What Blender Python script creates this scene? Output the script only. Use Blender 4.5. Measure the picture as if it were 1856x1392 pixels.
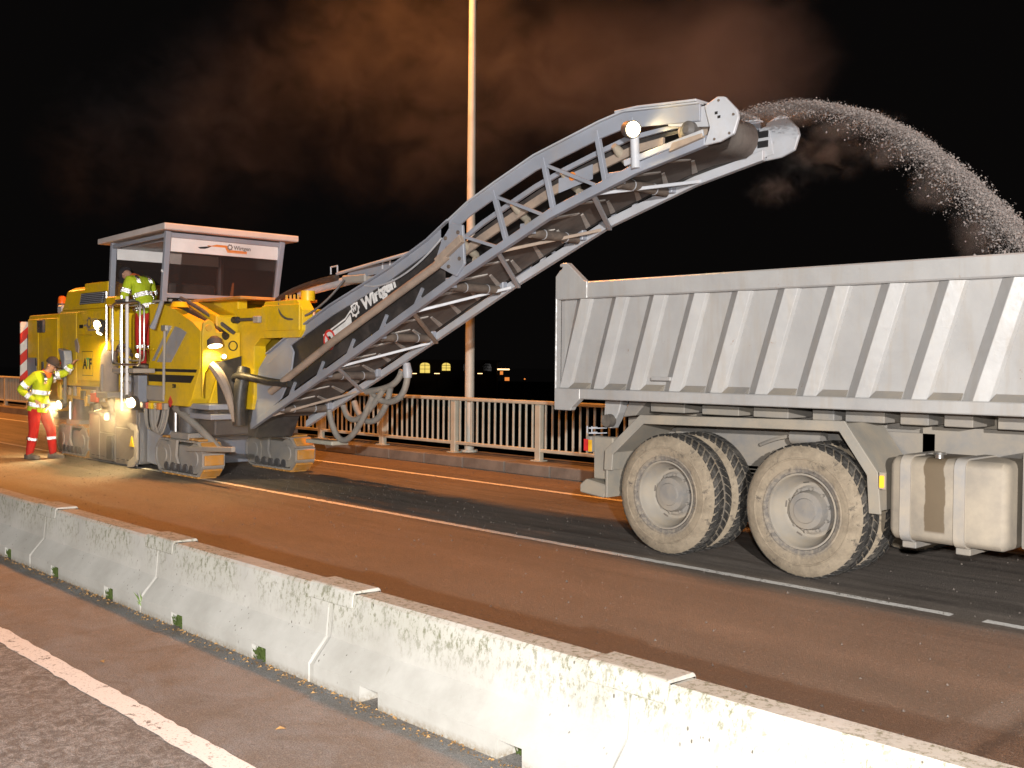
import bpy, bmesh, math, random
from mathutils import Vector, Matrix
random.seed(7)
R_ = math.radians
sc = bpy.context.scene
for o in list(bpy.data.objects): bpy.data.objects.remove(o)

# ------------------------------------------------------------------ camera
# world: x along the bridge (traffic direction of the truck), y across the bridge, z up
CAM_H = 1.75
TH = math.atan(1818/1900.0)
PITCH = math.atan(40/1900.0)
ROLL = R_(0.5)
fw = Vector((-math.cos(TH)*math.cos(PITCH), math.sin(TH)*math.cos(PITCH), -math.sin(PITCH)))
rt = Vector((math.sin(TH), math.cos(TH), 0))
up = rt.cross(fw)
cr, sr = math.cos(ROLL), math.sin(ROLL)
RX = cr*rt + sr*up
UY = -sr*rt + cr*up
cam = bpy.data.cameras.new('camera')
cam.sensor_width = 36.0
cam.lens = 1900/1856*36
cam.clip_start = 0.05
cam.clip_end = 3000
camo = bpy.data.objects.new('camera', cam)
sc.collection.objects.link(camo)
camo.matrix_world = Matrix(((RX.x, UY.x, -fw.x, 0), (RX.y, UY.y, -fw.y, 0), (RX.z, UY.z, -fw.z, CAM_H), (0, 0, 0, 1)))
sc.camera = camo

# ------------------------------------------------------------------ night sky, lights, exposure
w = bpy.data.worlds.new('World'); sc.world = w; w.use_nodes = True
bg = w.node_tree.nodes['Background']
bg.inputs[0].default_value = (0.72, 0.62, 0.60, 1)
bg.inputs[1].default_value = 0.0035
sc.view_settings.view_transform = 'Standard'
sc.view_settings.look = 'None'
sc.view_settings.exposure = 0.0
sc.view_settings.gamma = 1.0
sc.view_settings.use_curve_mapping = False
sc.cycles.use_denoising = True
sc.cycles.max_bounces = 6
sc.cycles.diffuse_bounces = 2
sc.cycles.glossy_bounces = 4
sc.cycles.transparent_max_bounces = 12
sc.cycles.volume_bounces = 0
sc.cycles.volume_step_rate = 2.5
sc.cycles.volume_max_steps = 64
sc.cycles.sample_clamp_indirect = 8.0
sc.cycles.use_light_tree = True

def lamp(name, kind, loc, power, color, target=None, radius=0.05, spot=None, blend=0.5):
    l = bpy.data.lights.new(name, kind)
    l.energy = power; l.color = color
    if kind in ('POINT', 'SPOT'): l.shadow_soft_size = radius
    if kind == 'SPOT':
        l.spot_size = R_(spot or 90); l.spot_blend = blend
    o = bpy.data.objects.new(name, l)
    o.location = loc
    if target is not None:
        o.rotation_euler = (Vector(target)-Vector(loc)).to_track_quat('-Z', 'Y').to_euler()
    sc.collection.objects.link(o)
    return o

SODIUM = (1.0, 0.325, 0.055)
HALOGEN = (1.0, 0.72, 0.33)
# white light from the photographer's side: the flash just above the camera and a site floodlight farther back
FLASH = Vector((0, 0, CAM_H)) - fw*11.0 + Vector((0, 0, 1.75))
lamp('site_floodlight', 'SPOT', FLASH, 20500, (1.0, 0.955, 0.91), target=FLASH+fw*10, radius=0.10, spot=62, blend=0.3)

lamp('camera_flash', 'SPOT', Vector((0, 0, CAM_H+0.30))-fw*0.25, 2050, (1.0, 0.97, 0.94), target=Vector((0, 0, CAM_H+0.30))+fw*10-UY*1.2, radius=0.05, spot=88, blend=0.5)

# ------------------------------------------------------------------ helpers
WL = {}
def link(o, parent=None, loc=(0, 0, 0)):
    sc.collection.objects.link(o)
    o.location = loc
    if parent is not None:
        o.parent = parent
        WL[o.name] = WL[parent.name] + Vector(loc)
    else:
        WL[o.name] = Vector(loc)
    return o

def tag(o, label=None, cat=None, group=None, kind=None):
    if label: o['label'] = label
    if cat: o['category'] = cat
    if group: o['group'] = group
    if kind: o['kind'] = kind
    return o

def thing(name, loc, label, cat, group=None):
    return tag(link(bpy.data.objects.new(name, None), None, loc), label, cat, group)

class MB:
    """collects faces in world coordinates and builds one mesh object"""
    def __init__(s): s.v = []; s.f = []; s.m = []; s.mi = 0
    def add(s, vs, fs):
        n = len(s.v); s.v += [tuple(v) for v in vs]
        for f in fs: s.f.append(tuple(i+n for i in f)); s.m.append(s.mi)
        return s
    def box(s, a, b):
        (x0, y0, z0), (x1, y1, z1) = a, b
        x0, x1 = min(x0, x1), max(x0, x1); y0, y1 = min(y0, y1), max(y0, y1); z0, z1 = min(z0, z1), max(z0, z1)
        return s.add([(x0, y0, z0), (x1, y0, z0), (x1, y1, z0), (x0, y1, z0), (x0, y0, z1), (x1, y0, z1), (x1, y1, z1), (x0, y1, z1)],
                     [(0, 3, 2, 1), (4, 5, 6, 7), (0, 1, 5, 4), (1, 2, 6, 5), (2, 3, 7, 6), (3, 0, 4, 7)])
    def prism(s, poly, y0, y1):
        """polygon in (x,z) extruded from y0 to y1"""
        n = len(poly)
        return s.add([(x, y0, z) for x, z in poly]+[(x, y1, z) for x, z in poly],
                     [tuple(range(n))[::-1], tuple(range(n, 2*n))]+[(i, (i+1) % n, n+(i+1) % n, n+i) for i in range(n)])
    def prism_x(s, poly, x0, x1):
        """polygon in (y,z) extruded from x0 to x1"""
        n = len(poly)
        return s.add([(x0, y, z) for y, z in poly]+[(x1, y, z) for y, z in poly],
                     [tuple(range(n)), tuple(range(n, 2*n))[::-1]]+[(i, n+i, n+(i+1) % n, (i+1) % n) for i in range(n)])
    def loft(s, secs, closed=True, caps=True):
        n = len(secs[0]); vs = [p for q in secs for p in q]; fs = []
        for k in range(len(secs)-1):
            for i in range(n if closed else n-1):
                j = (i+1) % n
                fs.append((k*n+i, k*n+j, (k+1)*n+j, (k+1)*n+i))
        if caps and closed:
            fs.append(tuple(range(n))[::-1]); fs.append(tuple(range((len(secs)-1)*n, len(secs)*n)))
        return s.add(vs, fs)
    def tube(s, pts, r, n=8, caps=True):
        pts = [Vector(p) for p in pts]
        rs = r if isinstance(r, (list, tuple)) else [r]*len(pts)
        secs = []; prev = None
        for i, p in enumerate(pts):
            d = (pts[min(i+1, len(pts)-1)]-pts[max(i-1, 0)])
            if d.length < 1e-9: d = Vector((0, 0, 1))
            d.normalize()
            if prev is None:
                a = Vector((0, 0, 1)) if abs(d.z) < 0.9 else Vector((1, 0, 0))
                u = d.cross(a).normalized()
            else:
                u = (prev - d*prev.dot(d)).normalized()
            prev = u; v = d.cross(u)
            secs.append([p+(u*math.cos(2*math.pi*k/n)+v*math.sin(2*math.pi*k/n))*rs[i] for k in range(n)])
        return s.loft(secs, True, caps)
    def bar(s, p0, p1, wy, wt, upv=(0, 0, 1)):
        """square bar p0->p1, width wy along the side axis, wt along the 'up' axis"""
        p0, p1 = Vector(p0), Vector(p1); d = (p1-p0).normalized(); u = Vector(upv)
        a = d.cross(u).normalized(); b = a.cross(d).normalized()
        q = [a*wy/2+b*wt/2, -a*wy/2+b*wt/2, -a*wy/2-b*wt/2, a*wy/2-b*wt/2]
        return s.loft([[p0+k for k in q], [p1+k for k in q]])
    def disc_lathe(s, prof, c, axis='y', n=32, closed=False):
        """profile [(r, h)] turned round axis through c"""
        secs = []
        for k in range(n):
            a = 2*math.pi*k/n
            row = []
            for r, h in prof:
                if axis == 'y': row.append((c[0]+r*math.cos(a), c[1]+h, c[2]+r*math.sin(a)))
                elif axis == 'z': row.append((c[0]+r*math.cos(a), c[1]+r*math.sin(a), c[2]+h))
                else: row.append((c[0]+h, c[1]+r*math.cos(a), c[2]+r*math.sin(a)))
            secs.append(row)
        m = len(prof); vs = [p for q in secs for p in q]; fs = []
        for k in range(n):
            for i in range(m if closed else m-1):
                j = (i+1) % m
                fs.append((k*m+i, ((k+1) % n)*m+i, ((k+1) % n)*m+j, k*m+j))
        return s.add(vs, fs)
    def build(s, name, mat, parent=None, bevel=0.0, smooth=False, seg=1, loc=(0, 0, 0), fix=True):
        base = (WL[parent.name] if parent is not None else Vector((0, 0, 0))) + Vector(loc)
        me = bpy.data.meshes.new(name)
        me.from_pydata([(x-base.x, y-base.y, z-base.z) for x, y, z in s.v], [], s.f)
        mats = mat if isinstance(mat, (list, tuple)) else [mat]
        for m in mats: me.materials.append(m)
        if len(mats) > 1:
            for p, k in zip(me.polygons, s.m): p.material_index = k
        bm = bmesh.new(); bm.from_mesh(me)
        if fix: bmesh.ops.recalc_face_normals(bm, faces=bm.faces)
        if bevel > 0:
            es = [e for e in bm.edges if len(e.link_faces) == 2 and e.calc_face_angle(0) > 0.5]
            bmesh.ops.bevel(bm, geom=es, offset=bevel, segments=seg, profile=0.6, affect='EDGES', clamp_overlap=True)
        bm.to_mesh(me); bm.free()
        if smooth:
            for p in me.polygons: p.use_smooth = True
            try: me.set_sharp_from_angle(angle=R_(38))
            except Exception: pass
        me.update()
        return link(bpy.data.objects.new(name, me), parent, loc)

def copy_obj(o, parent, loc, rot=None):
    c = o.copy(); sc.collection.objects.link(c); c.parent = parent; c.location = loc
    if rot is not None: c.rotation_euler = rot
    WL[c.name] = (WL[parent.name] if parent is not None else Vector((0, 0, 0)))+Vector(loc)
    return c

def text_mesh(txt, size, xdir, ydir, origin, name, mat, parent, extrude=0.002, bold=0.0, shear=0.0, align='LEFT'):
    cu = bpy.data.curves.new('t', 'FONT'); cu.body = txt; cu.size = size; cu.extrude = extrude; cu.offset = bold; cu.shear = shear
    cu.align_x = align; cu.resolution_u = 3
    o = bpy.data.objects.new('t', cu); sc.collection.objects.link(o)
    dg = bpy.context.evaluated_depsgraph_get()
    me = bpy.data.meshes.new_from_object(o.evaluated_get(dg))
    bpy.data.objects.remove(o); bpy.data.curves.remove(cu)
    x = Vector(xdir).normalized(); y = Vector(ydir).normalized(); z = x.cross(y)
    b = WL[parent.name]; og = Vector(origin)-b
    me.transform(Matrix(((x.x, y.x, z.x, og.x), (x.y, y.y, z.y, og.y), (x.z, y.z, z.z, og.z), (0, 0, 0, 1))))
    me.materials.clear(); me.materials.append(mat)
    return link(bpy.data.objects.new(name, me), parent)

def bez(p0, p1, p2, p3, n=12):
    p0, p1, p2, p3 = map(Vector, (p0, p1, p2, p3)); out = []
    for i in range(n+1):
        t = i/n; a = 1-t
        out.append(p0*a**3+p1*3*a*a*t+p2*3*a*t*t+p3*t**3)
    return out

# ------------------------------------------------------------------ materials
class NT:
    def __init__(s, name):
        s.mat = bpy.data.materials.new(name); s.mat.use_nodes = True
        s.t = s.mat.node_tree; s.t.nodes.clear()
        s.out = s.n('ShaderNodeOutputMaterial')
    def n(s, typ, **kw):
        nd = s.t.nodes.new(typ)
        for k, v in kw.items(): setattr(nd, k, v)
        return nd
    def l(s, a, b): s.t.links.new(a, b)
    def coord(s, scale=(1, 1, 1), out='Object'):
        tc = s.n('ShaderNodeTexCoord'); mp = s.n('ShaderNodeMapping'); mp.inputs['Scale'].default_value = scale
        s.l(tc.outputs[out], mp.inputs['Vector']); return mp.outputs['Vector']
    def noise(s, vec, scale, detail=4, rough=0.55, dist=0.0):
        nd = s.n('ShaderNodeTexNoise'); nd.inputs['Scale'].default_value = scale; nd.inputs['Detail'].default_value = detail
        nd.inputs['Roughness'].default_value = rough; nd.inputs['Distortion'].default_value = dist
        s.l(vec, nd.inputs['Vector']); return nd.outputs['Fac']
    def ramp(s, fac, a, b, ca=(0, 0, 0, 1), cb=(1, 1, 1, 1)):
        r = s.n('ShaderNodeValToRGB'); r.color_ramp.elements[0].position = a; r.color_ramp.elements[1].position = b
        r.color_ramp.elements[0].color = ca; r.color_ramp.elements[1].color = cb
        s.l(fac, r.inputs['Fac']); return r.outputs['Color']
    def mix(s, fac, a, b, mode='MIX'):
        m = s.n('ShaderNodeMix', data_type='RGBA', blend_type=mode)
        for sock, v in ((m.inputs[0], fac), (m.inputs[6], a), (m.inputs[7], b)):
            if isinstance(v, (int, float)): sock.default_value = v
            elif isinstance(v, tuple): sock.default_value = v if len(v) == 4 else (*v, 1)
            else: s.l(v, sock)
        return m.outputs[2]
    def math(s, op, a, b=None, clamp=False):
        m = s.n('ShaderNodeMath', operation=op, use_clamp=clamp)
        for i, v in enumerate((a, b)):
            if v is None: continue
            if isinstance(v, (int, float)): m.inputs[i].default_value = v
            else: s.l(v, m.inputs[i])
        return m.outputs[0]
    def bsdf(s, col, rough=0.6, metal=0.0, bump=None, bstr=0.3, bdist=0.01, spec=0.5, coat=0.0):
        p = s.n('ShaderNodeBsdfPrincipled')
        for sock, v in ((p.inputs['Base Color'], col), (p.inputs['Roughness'], rough), (p.inputs['Metallic'], metal)):
            if isinstance(v, (int, float)): sock.default_value = v
            elif isinstance(v, tuple): sock.default_value = v if len(v) == 4 else (*v, 1)
            else: s.l(v, sock)
        p.inputs['Specular IOR Level'].default_value = spec
        p.inputs['Coat Weight'].default_value = coat
        if bump is not None:
            b = s.n('ShaderNodeBump'); b.inputs['Strength'].default_value = bstr; b.inputs['Distance'].default_value = bdist
            s.l(bump, b.inputs['Height']); s.l(b.outputs['Normal'], p.inputs['Normal'])
        s.l(p.outputs[0], s.out.inputs['Surface']); return p

def paint(name, col, rough=0.45, dust=0.35, dustcol=(0.36, 0.31, 0.25), scale=2.5, metal=0.0, stretch=(1, 1, 1), scratch=0.0, spec=0.5, chip=None, dent=2.0):
    """paint or metal with blotchy dust, fine grime and slight unevenness"""
    t = NT(name); v = t.coord(stretch)
    a = t.noise(v, scale, 6, 0.62, 0.4); b = t.noise(v, scale*9, 4, 0.6)
    f = t.math('MULTIPLY', t.ramp(a, 0.60-0.36*dust, 0.86-0.30*dust), 0.25+0.75*dust)
    fine = t.math('MULTIPLY', t.ramp(b, 0.42, 0.75), 0.35*dust+0.06)
    tint = t.mix(t.ramp(t.noise(v, scale*0.6, 2), 0.3, 0.7), tuple(c*0.86 for c in col), tuple(min(1, c*1.10) for c in col))
    c = t.mix(fine, tint, dustcol); c = t.mix(f, c, dustcol)
    if chip is not None:
        ch = t.ramp(t.noise(v, scale*5.5, 5, 0.7), 0.68, 0.71); c = t.mix(ch, c, chip)
    r = t.mix(f, (rough,)*3, (0.9,)*3)
    t.bsdf(c, r, metal, bump=t.math('ADD', b, t.math('MULTIPLY', a, dent)), bstr=0.16, bdist=0.005, spec=spec)
    return t.mat

def plain(name, col, rough=0.6, metal=0.0, spec=0.5):
    t = NT(name); v = t.coord(); nz = t.noise(v, 14, 4)
    c = t.mix(t.ramp(nz, 0.3, 0.75), tuple(x*0.8 for x in col), tuple(min(1, x*1.15) for x in col))
    t.bsdf(c, rough, metal, bump=nz, bstr=0.15, bdist=0.004, spec=spec); return t.mat

def emit(name, col, strength):
    t = NT(name); e = t.n('ShaderNodeEmission'); e.inputs[0].default_value = (*col, 1); e.inputs[1].default_value = strength
    t.l(e.outputs[0], t.out.inputs['Surface']); return t.mat

M = {}
M['yellow'] = paint('yellow_machine_paint', (0.82, 0.54, 0.008), 0.40, 0.34, (0.36, 0.265, 0.13), 1.7, chip=(0.20, 0.15, 0.09))
M['yellow_dirty'] = paint('dusty_yellow_paint', (0.66, 0.38, 0.02), 0.5, 0.55, (0.30, 0.25, 0.19), 3.0)
M['steel'] = paint('blue_grey_steel_paint', (0.29, 0.315, 0.37), 0.42, 0.26, (0.33, 0.29, 0.25), 3.0, chip=(0.24, 0.13, 0.07))
M['steel_light'] = paint('pale_grey_steel_paint', (0.46, 0.48, 0.52), 0.42, 0.3, (0.42, 0.38, 0.33), 3.0)
M['tan_tube'] = paint('dust_caked_tube', (0.24, 0.20, 0.17), 0.7, 0.8, (0.40, 0.31, 0.24), 4.0)
M['dark'] = paint('dark_grey_steel', (0.07, 0.07, 0.075), 0.5, 0.4, (0.20, 0.17, 0.14), 3.0)
M['rubber'] = paint('black_rubber', (0.028, 0.027, 0.027), 0.55, 0.30, (0.13, 0.11, 0.10), 3.0)
M['hose'] = paint('dusty_hose', (0.24, 0.23, 0.21), 0.6, 0.5, (0.38, 0.33, 0.27), 6.0)
M['black_hose'] = paint('black_hose', (0.025, 0.025, 0.025), 0.45, 0.25, (0.18, 0.15, 0.12), 6.0)
M['dusty_steel'] = paint('dust_coated_steel', (0.30, 0.29, 0.28), 0.6, 0.7, (0.42, 0.36, 0.28), 3.5)
M['bare_steel'] = paint('worn_bare_steel', (0.42, 0.40, 0.38), 0.38, 0.40, (0.34, 0.28, 0.22), 3.0, metal=0.65)
M['orange_pad'] = paint('orange_polyurethane', (0.60, 0.27, 0.035), 0.55, 0.45, (0.36, 0.28, 0.20), 8.0)
M['chrome'] = plain('bright_tube_steel', (0.62, 0.60, 0.57), 0.28, 0.9)
M['idler'] = paint('cream_idler', (0.30, 0.265, 0.21), 0.65, 0.6, (0.36, 0.31, 0.24), 8.0)
M['roller'] = paint('brown_roller', (0.10, 0.08, 0.07), 0.6, 0.6, (0.22, 0.17, 0.13), 6.0)
M['white'] = paint('white_sign_board', (0.78, 0.77, 0.76), 0.45, 0.12, (0.55, 0.5, 0.45), 3.0)
M['canopy'] = paint('off_white_canopy', (0.60, 0.55, 0.53), 0.5, 0.25, (0.42, 0.36, 0.31), 2.0)
M['white_print'] = plain('white_print', (0.85, 0.85, 0.84), 0.5)
M['black_print'] = plain('black_print', (0.02, 0.02, 0.022), 0.5)
M['grey_print'] = plain('grey_print', (0.22, 0.19, 0.18), 0.5)
M['orange_print'] = plain('orange_print', (0.80, 0.26, 0.05), 0.5)
M['green_print'] = plain('green_print', (0.12, 0.42, 0.16), 0.5)
M['red_print'] = plain('red_print', (0.70, 0.045, 0.035), 0.5)
M['grey_decal'] = paint('worn_grey_decal', (0.33, 0.34, 0.37), 0.5, 0.3, (0.5, 0.32, 0.06), 7.0)
M['glow'] = emit('lit_work_lamp', (1.0, 0.78, 0.40), 14)
M['glow_soft'] = emit('lit_small_lamp', (1.0, 0.76, 0.40), 7)
M['sodium_glow'] = emit('lit_sodium_lamp', (1.0, 0.48, 0.12), 60)
M['amber_glow'] = emit('lit_amber_marker', (1.0, 0.42, 0.03), 2.4)
M['window_glow'] = emit('lit_far_window', (1.0, 0.74, 0.16), 0.95)
M['far_glow'] = emit('far_lamp_glow', (1.0, 0.62, 0.28), 3.0)
M['far_orange'] = emit('far_orange_glow', (1.0, 0.30, 0.06), 0.9)

def glass_mat():
    t = NT('tinted_window'); p = t.bsdf((0.50, 0.48, 0.47), 0.03); p.inputs['Transmission Weight'].default_value = 1.0; p.inputs['IOR'].default_value = 1.05
    lp = t.n('ShaderNodeBsdfTransparent'); lp.inputs[0].default_value = (0.80, 0.74, 0.71, 1)
    g = t.n('ShaderNodeBsdfGlossy'); g.inputs['Roughness'].default_value = 0.05; g.inputs[0].default_value = (0.8, 0.8, 0.8, 1)
    d = t.n('ShaderNodeBsdfDiffuse'); d.inputs[0].default_value = (0.20, 0.16, 0.15, 1)
    m0 = t.n('ShaderNodeMixShader'); m0.inputs[0].default_value = 0.09; t.l(lp.outputs[0], m0.inputs[1]); t.l(d.outputs[0], m0.inputs[2])
    m1 = t.n('ShaderNodeMixShader'); m1.inputs[0].default_value = 0.05; t.l(m0.outputs[0], m1.inputs[1]); t.l(g.outputs[0], m1.inputs[2])
    t.l(m1.outputs[0], t.out.inputs['Surface']); t.t.nodes.remove(p); return t.mat
M['glass'] = glass_mat()
# ------------------------------------------------------------------ the setting
def asphalt():
    t = NT('bridge_asphalt'); v = t.coord()
    sx = t.n('ShaderNodeSeparateXYZ'); t.l(v, sx.inputs[0]); y = sx.outputs['Y']; x = sx.outputs['X']
    def mr(val, a, b):
        m = t.n('ShaderNodeMapRange'); m.inputs[1].default_value = a; m.inputs[2].default_value = b; m.clamp = True
        t.l(val, m.inputs[0]); return m.outputs[0]
    streak = t.noise(t.coord((0.10, 1.0, 1.0)), 1.6, 5, 0.6, 0.2); fst = t.noise(t.coord((0.07, 1, 1)), 7, 5, 0.65)
    blot = t.noise(v, 0.9, 6, 0.65, 0.5); mott = t.noise(v, 5.5, 6, 0.75, 0.4)
    grit = t.noise(v, 130, 2, 0.8); grit2 = t.noise(v, 42, 5, 0.8); grit3 = t.noise(v, 19, 4, 0.8)
    yj = t.math('ADD', y, t.math('MULTIPLY', t.math('SUBTRACT', streak, 0.5), 0.9))
    # brown worn lane between barrier and middle line
    c = t.mix(t.ramp(streak, 0.3, 0.7), (0.175, 0.135, 0.102), (0.285, 0.218, 0.162))
    c = t.mix(t.math('MULTIPLY', t.ramp(blot, 0.40, 0.68), 0.5), c, (0.15, 0.118, 0.094))
    # greyer lane under truck and machine, with tyre streaks and drifted dust
    dk = t.mix(t.ramp(fst, 0.32, 0.68), (0.085, 0.076, 0.070), (0.30, 0.265, 0.235))
    dk = t.mix(t.math('MULTIPLY', t.ramp(mott, 0.48, 0.70), 0.5), dk, (0.24, 0.215, 0.19))
    c = t.mix(t.math('MULTIPLY', t.math('MULTIPLY', mr(yj, 5.9, 7.6), t.math('SUBTRACT', 1.0, mr(yj, 9.6, 10.4))), 0.9), c, dk)
    # diagonal sealed joint across the near lane
    dj = t.math('ABSOLUTE', t.math('ADD', t.math('ADD', x, 2.08), t.math('MULTIPLY', t.math('SUBTRACT', mott, 0.5), 0.10)))
    jn = t.math('MULTIPLY', t.math('MULTIPLY', mr(dj, 0.10, 0.05), mr(y, 3.4, 3.7)), mr(y, 6.6, 6.0))
    c = t.mix(t.math('MULTIPLY', jn, 0.6), c, (0.27, 0.235, 0.20))
    dj2 = t.math('ABSOLUTE', t.math('ADD', t.math('ADD', x, 1.93), t.math('MULTIPLY', t.math('SUBTRACT', mott, 0.5), 0.10)))
    c = t.mix(t.math('MULTIPLY', t.math('MULTIPLY', mr(dj2, 0.05, 0.02), mr(y, 6.6, 6.0)), 0.6), c, (0.07, 0.055, 0.045))
    # old coarse pale asphalt of the near lane
    near = t.mix(t.ramp(t.noise(v, 15, 7, 0.82, 1.0), 0.44, 0.63), (0.14, 0.146, 0.148), (0.51, 0.53, 0.535))
    near = t.mix(t.math('MULTIPLY', t.ramp(blot, 0.35, 0.7), 0.4), near, (0.22, 0.205, 0.188))
    brown = t.mix(t.ramp(t.noise(v, 2.3, 7, 0.68, 0.8), 0.36, 0.64), (0.275, 0.285, 0.29), (0.205, 0.178, 0.152))
    c = t.mix(mr(y, 3.5, 3.2), c, brown); c = t.mix(mr(y, 2.26, 2.16), c, near)
    # aggregate: mottling, dark pits and pale stones
    c = t.mix(t.math('MULTIPLY', t.ramp(mott, 0.45, 0.75), 0.30), c, (0.09, 0.07, 0.055))
    c = t.mix(t.math('MULTIPLY', t.ramp(grit, 0.44, 0.58), 0.62), c, (0.055, 0.045, 0.037))
    c = t.mix(t.math('MULTIPLY', t.ramp(grit2, 0.55, 0.66), 0.6), c, (0.38, 0.33, 0.28))
    c = t.mix(t.math('MULTIPLY', t.ramp(grit3, 0.60, 0.68), 0.5), c, (0.05, 0.042, 0.035))
    h = t.math('ADD', t.math('MULTIPLY', grit, 0.7), t.math('ADD', grit2, t.math('MULTIPLY', grit3, 0.6)))
    t.bsdf(c, t.mix(t.ramp(streak, 0.3, 0.7), (0.45,)*3, (0.72,)*3), bump=h, bstr=0.8, bdist=0.012, spec=0.5)
    return t.mat
M['asphalt'] = asphalt()

def worn_line():
    t = NT('worn_white_road_paint'); v = t.coord(); a = t.noise(v, 11, 8, 0.78, 0.6); b = t.noise(v, 70, 4, 0.75)
    f = t.math('MULTIPLY', t.ramp(a, 0.37, 0.43), t.ramp(b, 0.30, 0.42))
    c = t.mix(f, (0.12, 0.105, 0.09), (0.78, 0.77, 0.74)); t.bsdf(c, 0.75, bump=b, bstr=0.4, bdist=0.006); return t.mat
M['line'] = worn_line()

def sheet(name, x0, x1, y0, y1, z, mat, nx=1):
    m = MB()
    for i in range(nx):
        a, b = x0+(x1-x0)*i/nx, x0+(x1-x0)*(i+1)/nx
        m.add([(a, y0, z), (b, y0, z), (b, y1, z), (a, y1, z)], [(0, 1, 2, 3)])
    o = m.build(name, mat, fix=False); o['kind'] = 'structure'; return o

road = MB(); road.box((-180, -7.5, -0.9), (60, 11.33, 0.0)); o = road.build('road', M['asphalt']); o['kind'] = 'structure'

def marking(name, x0, x1, y0, y1, rag=0.007, step=0.07):
    m = MB(); n = max(2, int((x1-x0)/step)); rnd = random.Random(int(y0*100)+5)
    lo = [y0+rnd.uniform(-rag, rag) for _ in range(n+1)]; hi = [y1+rnd.uniform(-rag, rag) for _ in range(n+1)]
    for i in range(n):
        a, b = x0+(x1-x0)*i/n, x0+(x1-x0)*(i+1)/n
        m.add([(a, lo[i], 0.004), (b, lo[i+1], 0.004), (b, hi[i+1], 0.004), (a, hi[i], 0.004)], [(0, 1, 2, 3)])
    o = m.build(name, M['line'], fix=False); o['kind'] = 'structure'; return o
marking('lane_marking', -60, 8, 2.16, 2.295)
marking('lane_marking', -60, -3.14, 7.25, 7.345)
marking('lane_marking', -2.92, 12, 7.25, 7.345)
marking('lane_marking', -60, 20, 10.12, 10.23)
def conc_walk():
    t = NT('kerb_concrete'); v = t.coord(); a = t.noise(v, 2.2, 6, 0.65); b = t.noise(v, 50, 3, 0.7)
    c = t.mix(t.ramp(a, 0.35, 0.65), (0.11, 0.095, 0.08), (0.20, 0.175, 0.148)); t.bsdf(c, 0.85, bump=b, bstr=0.4, bdist=0.008); return t.mat
M['kerb'] = conc_walk()
# kerb stones: each one a piece of the kerb, then the narrow walkway behind them
kerb = MB().box((-180, 11.36, -0.9), (60, 11.60, 0.150)).build('kerb', M['kerb']); kerb['kind'] = 'structure'
proto = MB().box((0, 0, 0.002), (0.988, 0.29, 0.185)).build('kerb_stone', M['kerb'], None, bevel=0.014)
proto.parent = kerb; proto.location = (-30, 11.33, 0)
rnd = random.Random(2)
for k in range(1, 36):
    copy_obj(proto, kerb, (-30+k, 11.33+rnd.uniform(-.004, .004), rnd.uniform(-.004, .003)))
MB().box((-180, 11.345, .002), (-30.01, 11.61, 0.18)).box((6.0, 11.345, .002), (60, 11.61, 0.18)).build('kerb_run', M['kerb'], kerb)
wk = MB().box((-180, 11.625, -0.9), (60, 12.35, 0.17)).build('walkway', M['kerb']); wk['kind'] = 'structure'
fascia = MB().box((-180, 12.352, -1.4), (60, 12.55, 0.12)).build('bridge_edge_beam', M['kerb']); fascia['kind'] = 'structure'

# river and dark far bank
t = NT('black_river'); v = t.coord(); n1 = t.noise(v, 0.6, 4); t.bsdf((0.004, 0.005, 0.006), 0.12, bump=n1, bstr=0.4, bdist=0.1); M['river'] = t.mat
sheet('river', -1800, 900, -900, 1800, -14.0, M['river'])
M['bank'] = plain('dark_bank_soil', (0.012, 0.012, 0.010), 0.95, spec=0.1)
m = MB(); rnd = random.Random(11); N = 46
lo = []; hi = []; bk = []
for i in range(N+1):
    a = -1.05+i*(1.75/N); d = 165
    # bank line seen over the railing
    px, py = -0.80*d+(i-10)*9.0, 0.60*d+(i-10)*6.5
    lo.append((px, py, -14.2)); hi.append((px-6, py+8, -7+rnd.uniform(-1.0, 1.0))); bk.append((px-120, py+160, -5))
for i in range(N):
    m.add([lo[i], lo[i+1], hi[i+1], hi[i]], [(0, 1, 2, 3)]); m.add([hi[i], hi[i+1], bk[i+1], bk[i]], [(0, 1, 2, 3)])
o = m.build('far_bank', M['bank']); o['kind'] = 'structure'

# ------------------------------------------------------------------ railing
M['rail'] = paint('cream_railing_paint', (0.46, 0.45, 0.37), 0.5, 0.25, (0.34, 0.26, 0.19), 4.0, chip=(0.25, 0.14, 0.08))
RY = 11.86
rail = thing('bridge_railing', (-13, RY, 0.17), 'cream steel bridge railing with upright bars along the raised kerb', 'railing')
MB().box((-70, RY-.055, 1.075), (10, RY+.055, 1.135)).build('top_rail', M['rail'], rail, bevel=0.012)
MB().box((-70, RY-.03, 0.315), (10, RY+.03, 0.37)).build('bottom_rail', M['rail'], rail, bevel=0.008)
PX0, PSP = -13.83, 2.07
post = MB().box((-13-.06, RY-.045, 0.175), (-13+.06, RY+.05, 1.076)).build('post', M['rail'], rail, bevel=0.008)
foot = MB().box((-13-.10, RY-.09, 0.172), (-13+.10, RY+.09, 0.19)).build('post_foot', M['rail'], post)
first = True
for k in range(-27, 12):
    x = PX0+k*PSP
    if first:
        post.location.x = x+13; first = False; continue
    c = copy_obj(post, rail, (x+13, 0, 0)); f = copy_obj(foot, c, (0, 0, 0))
bal = MB().box((-13-.017, RY-.015, 0.36), (-13+.017, RY+.015, 1.08)).build('baluster', M['rail'], rail, bevel=0.005)
first = True; far = MB()
NB = 13
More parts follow.
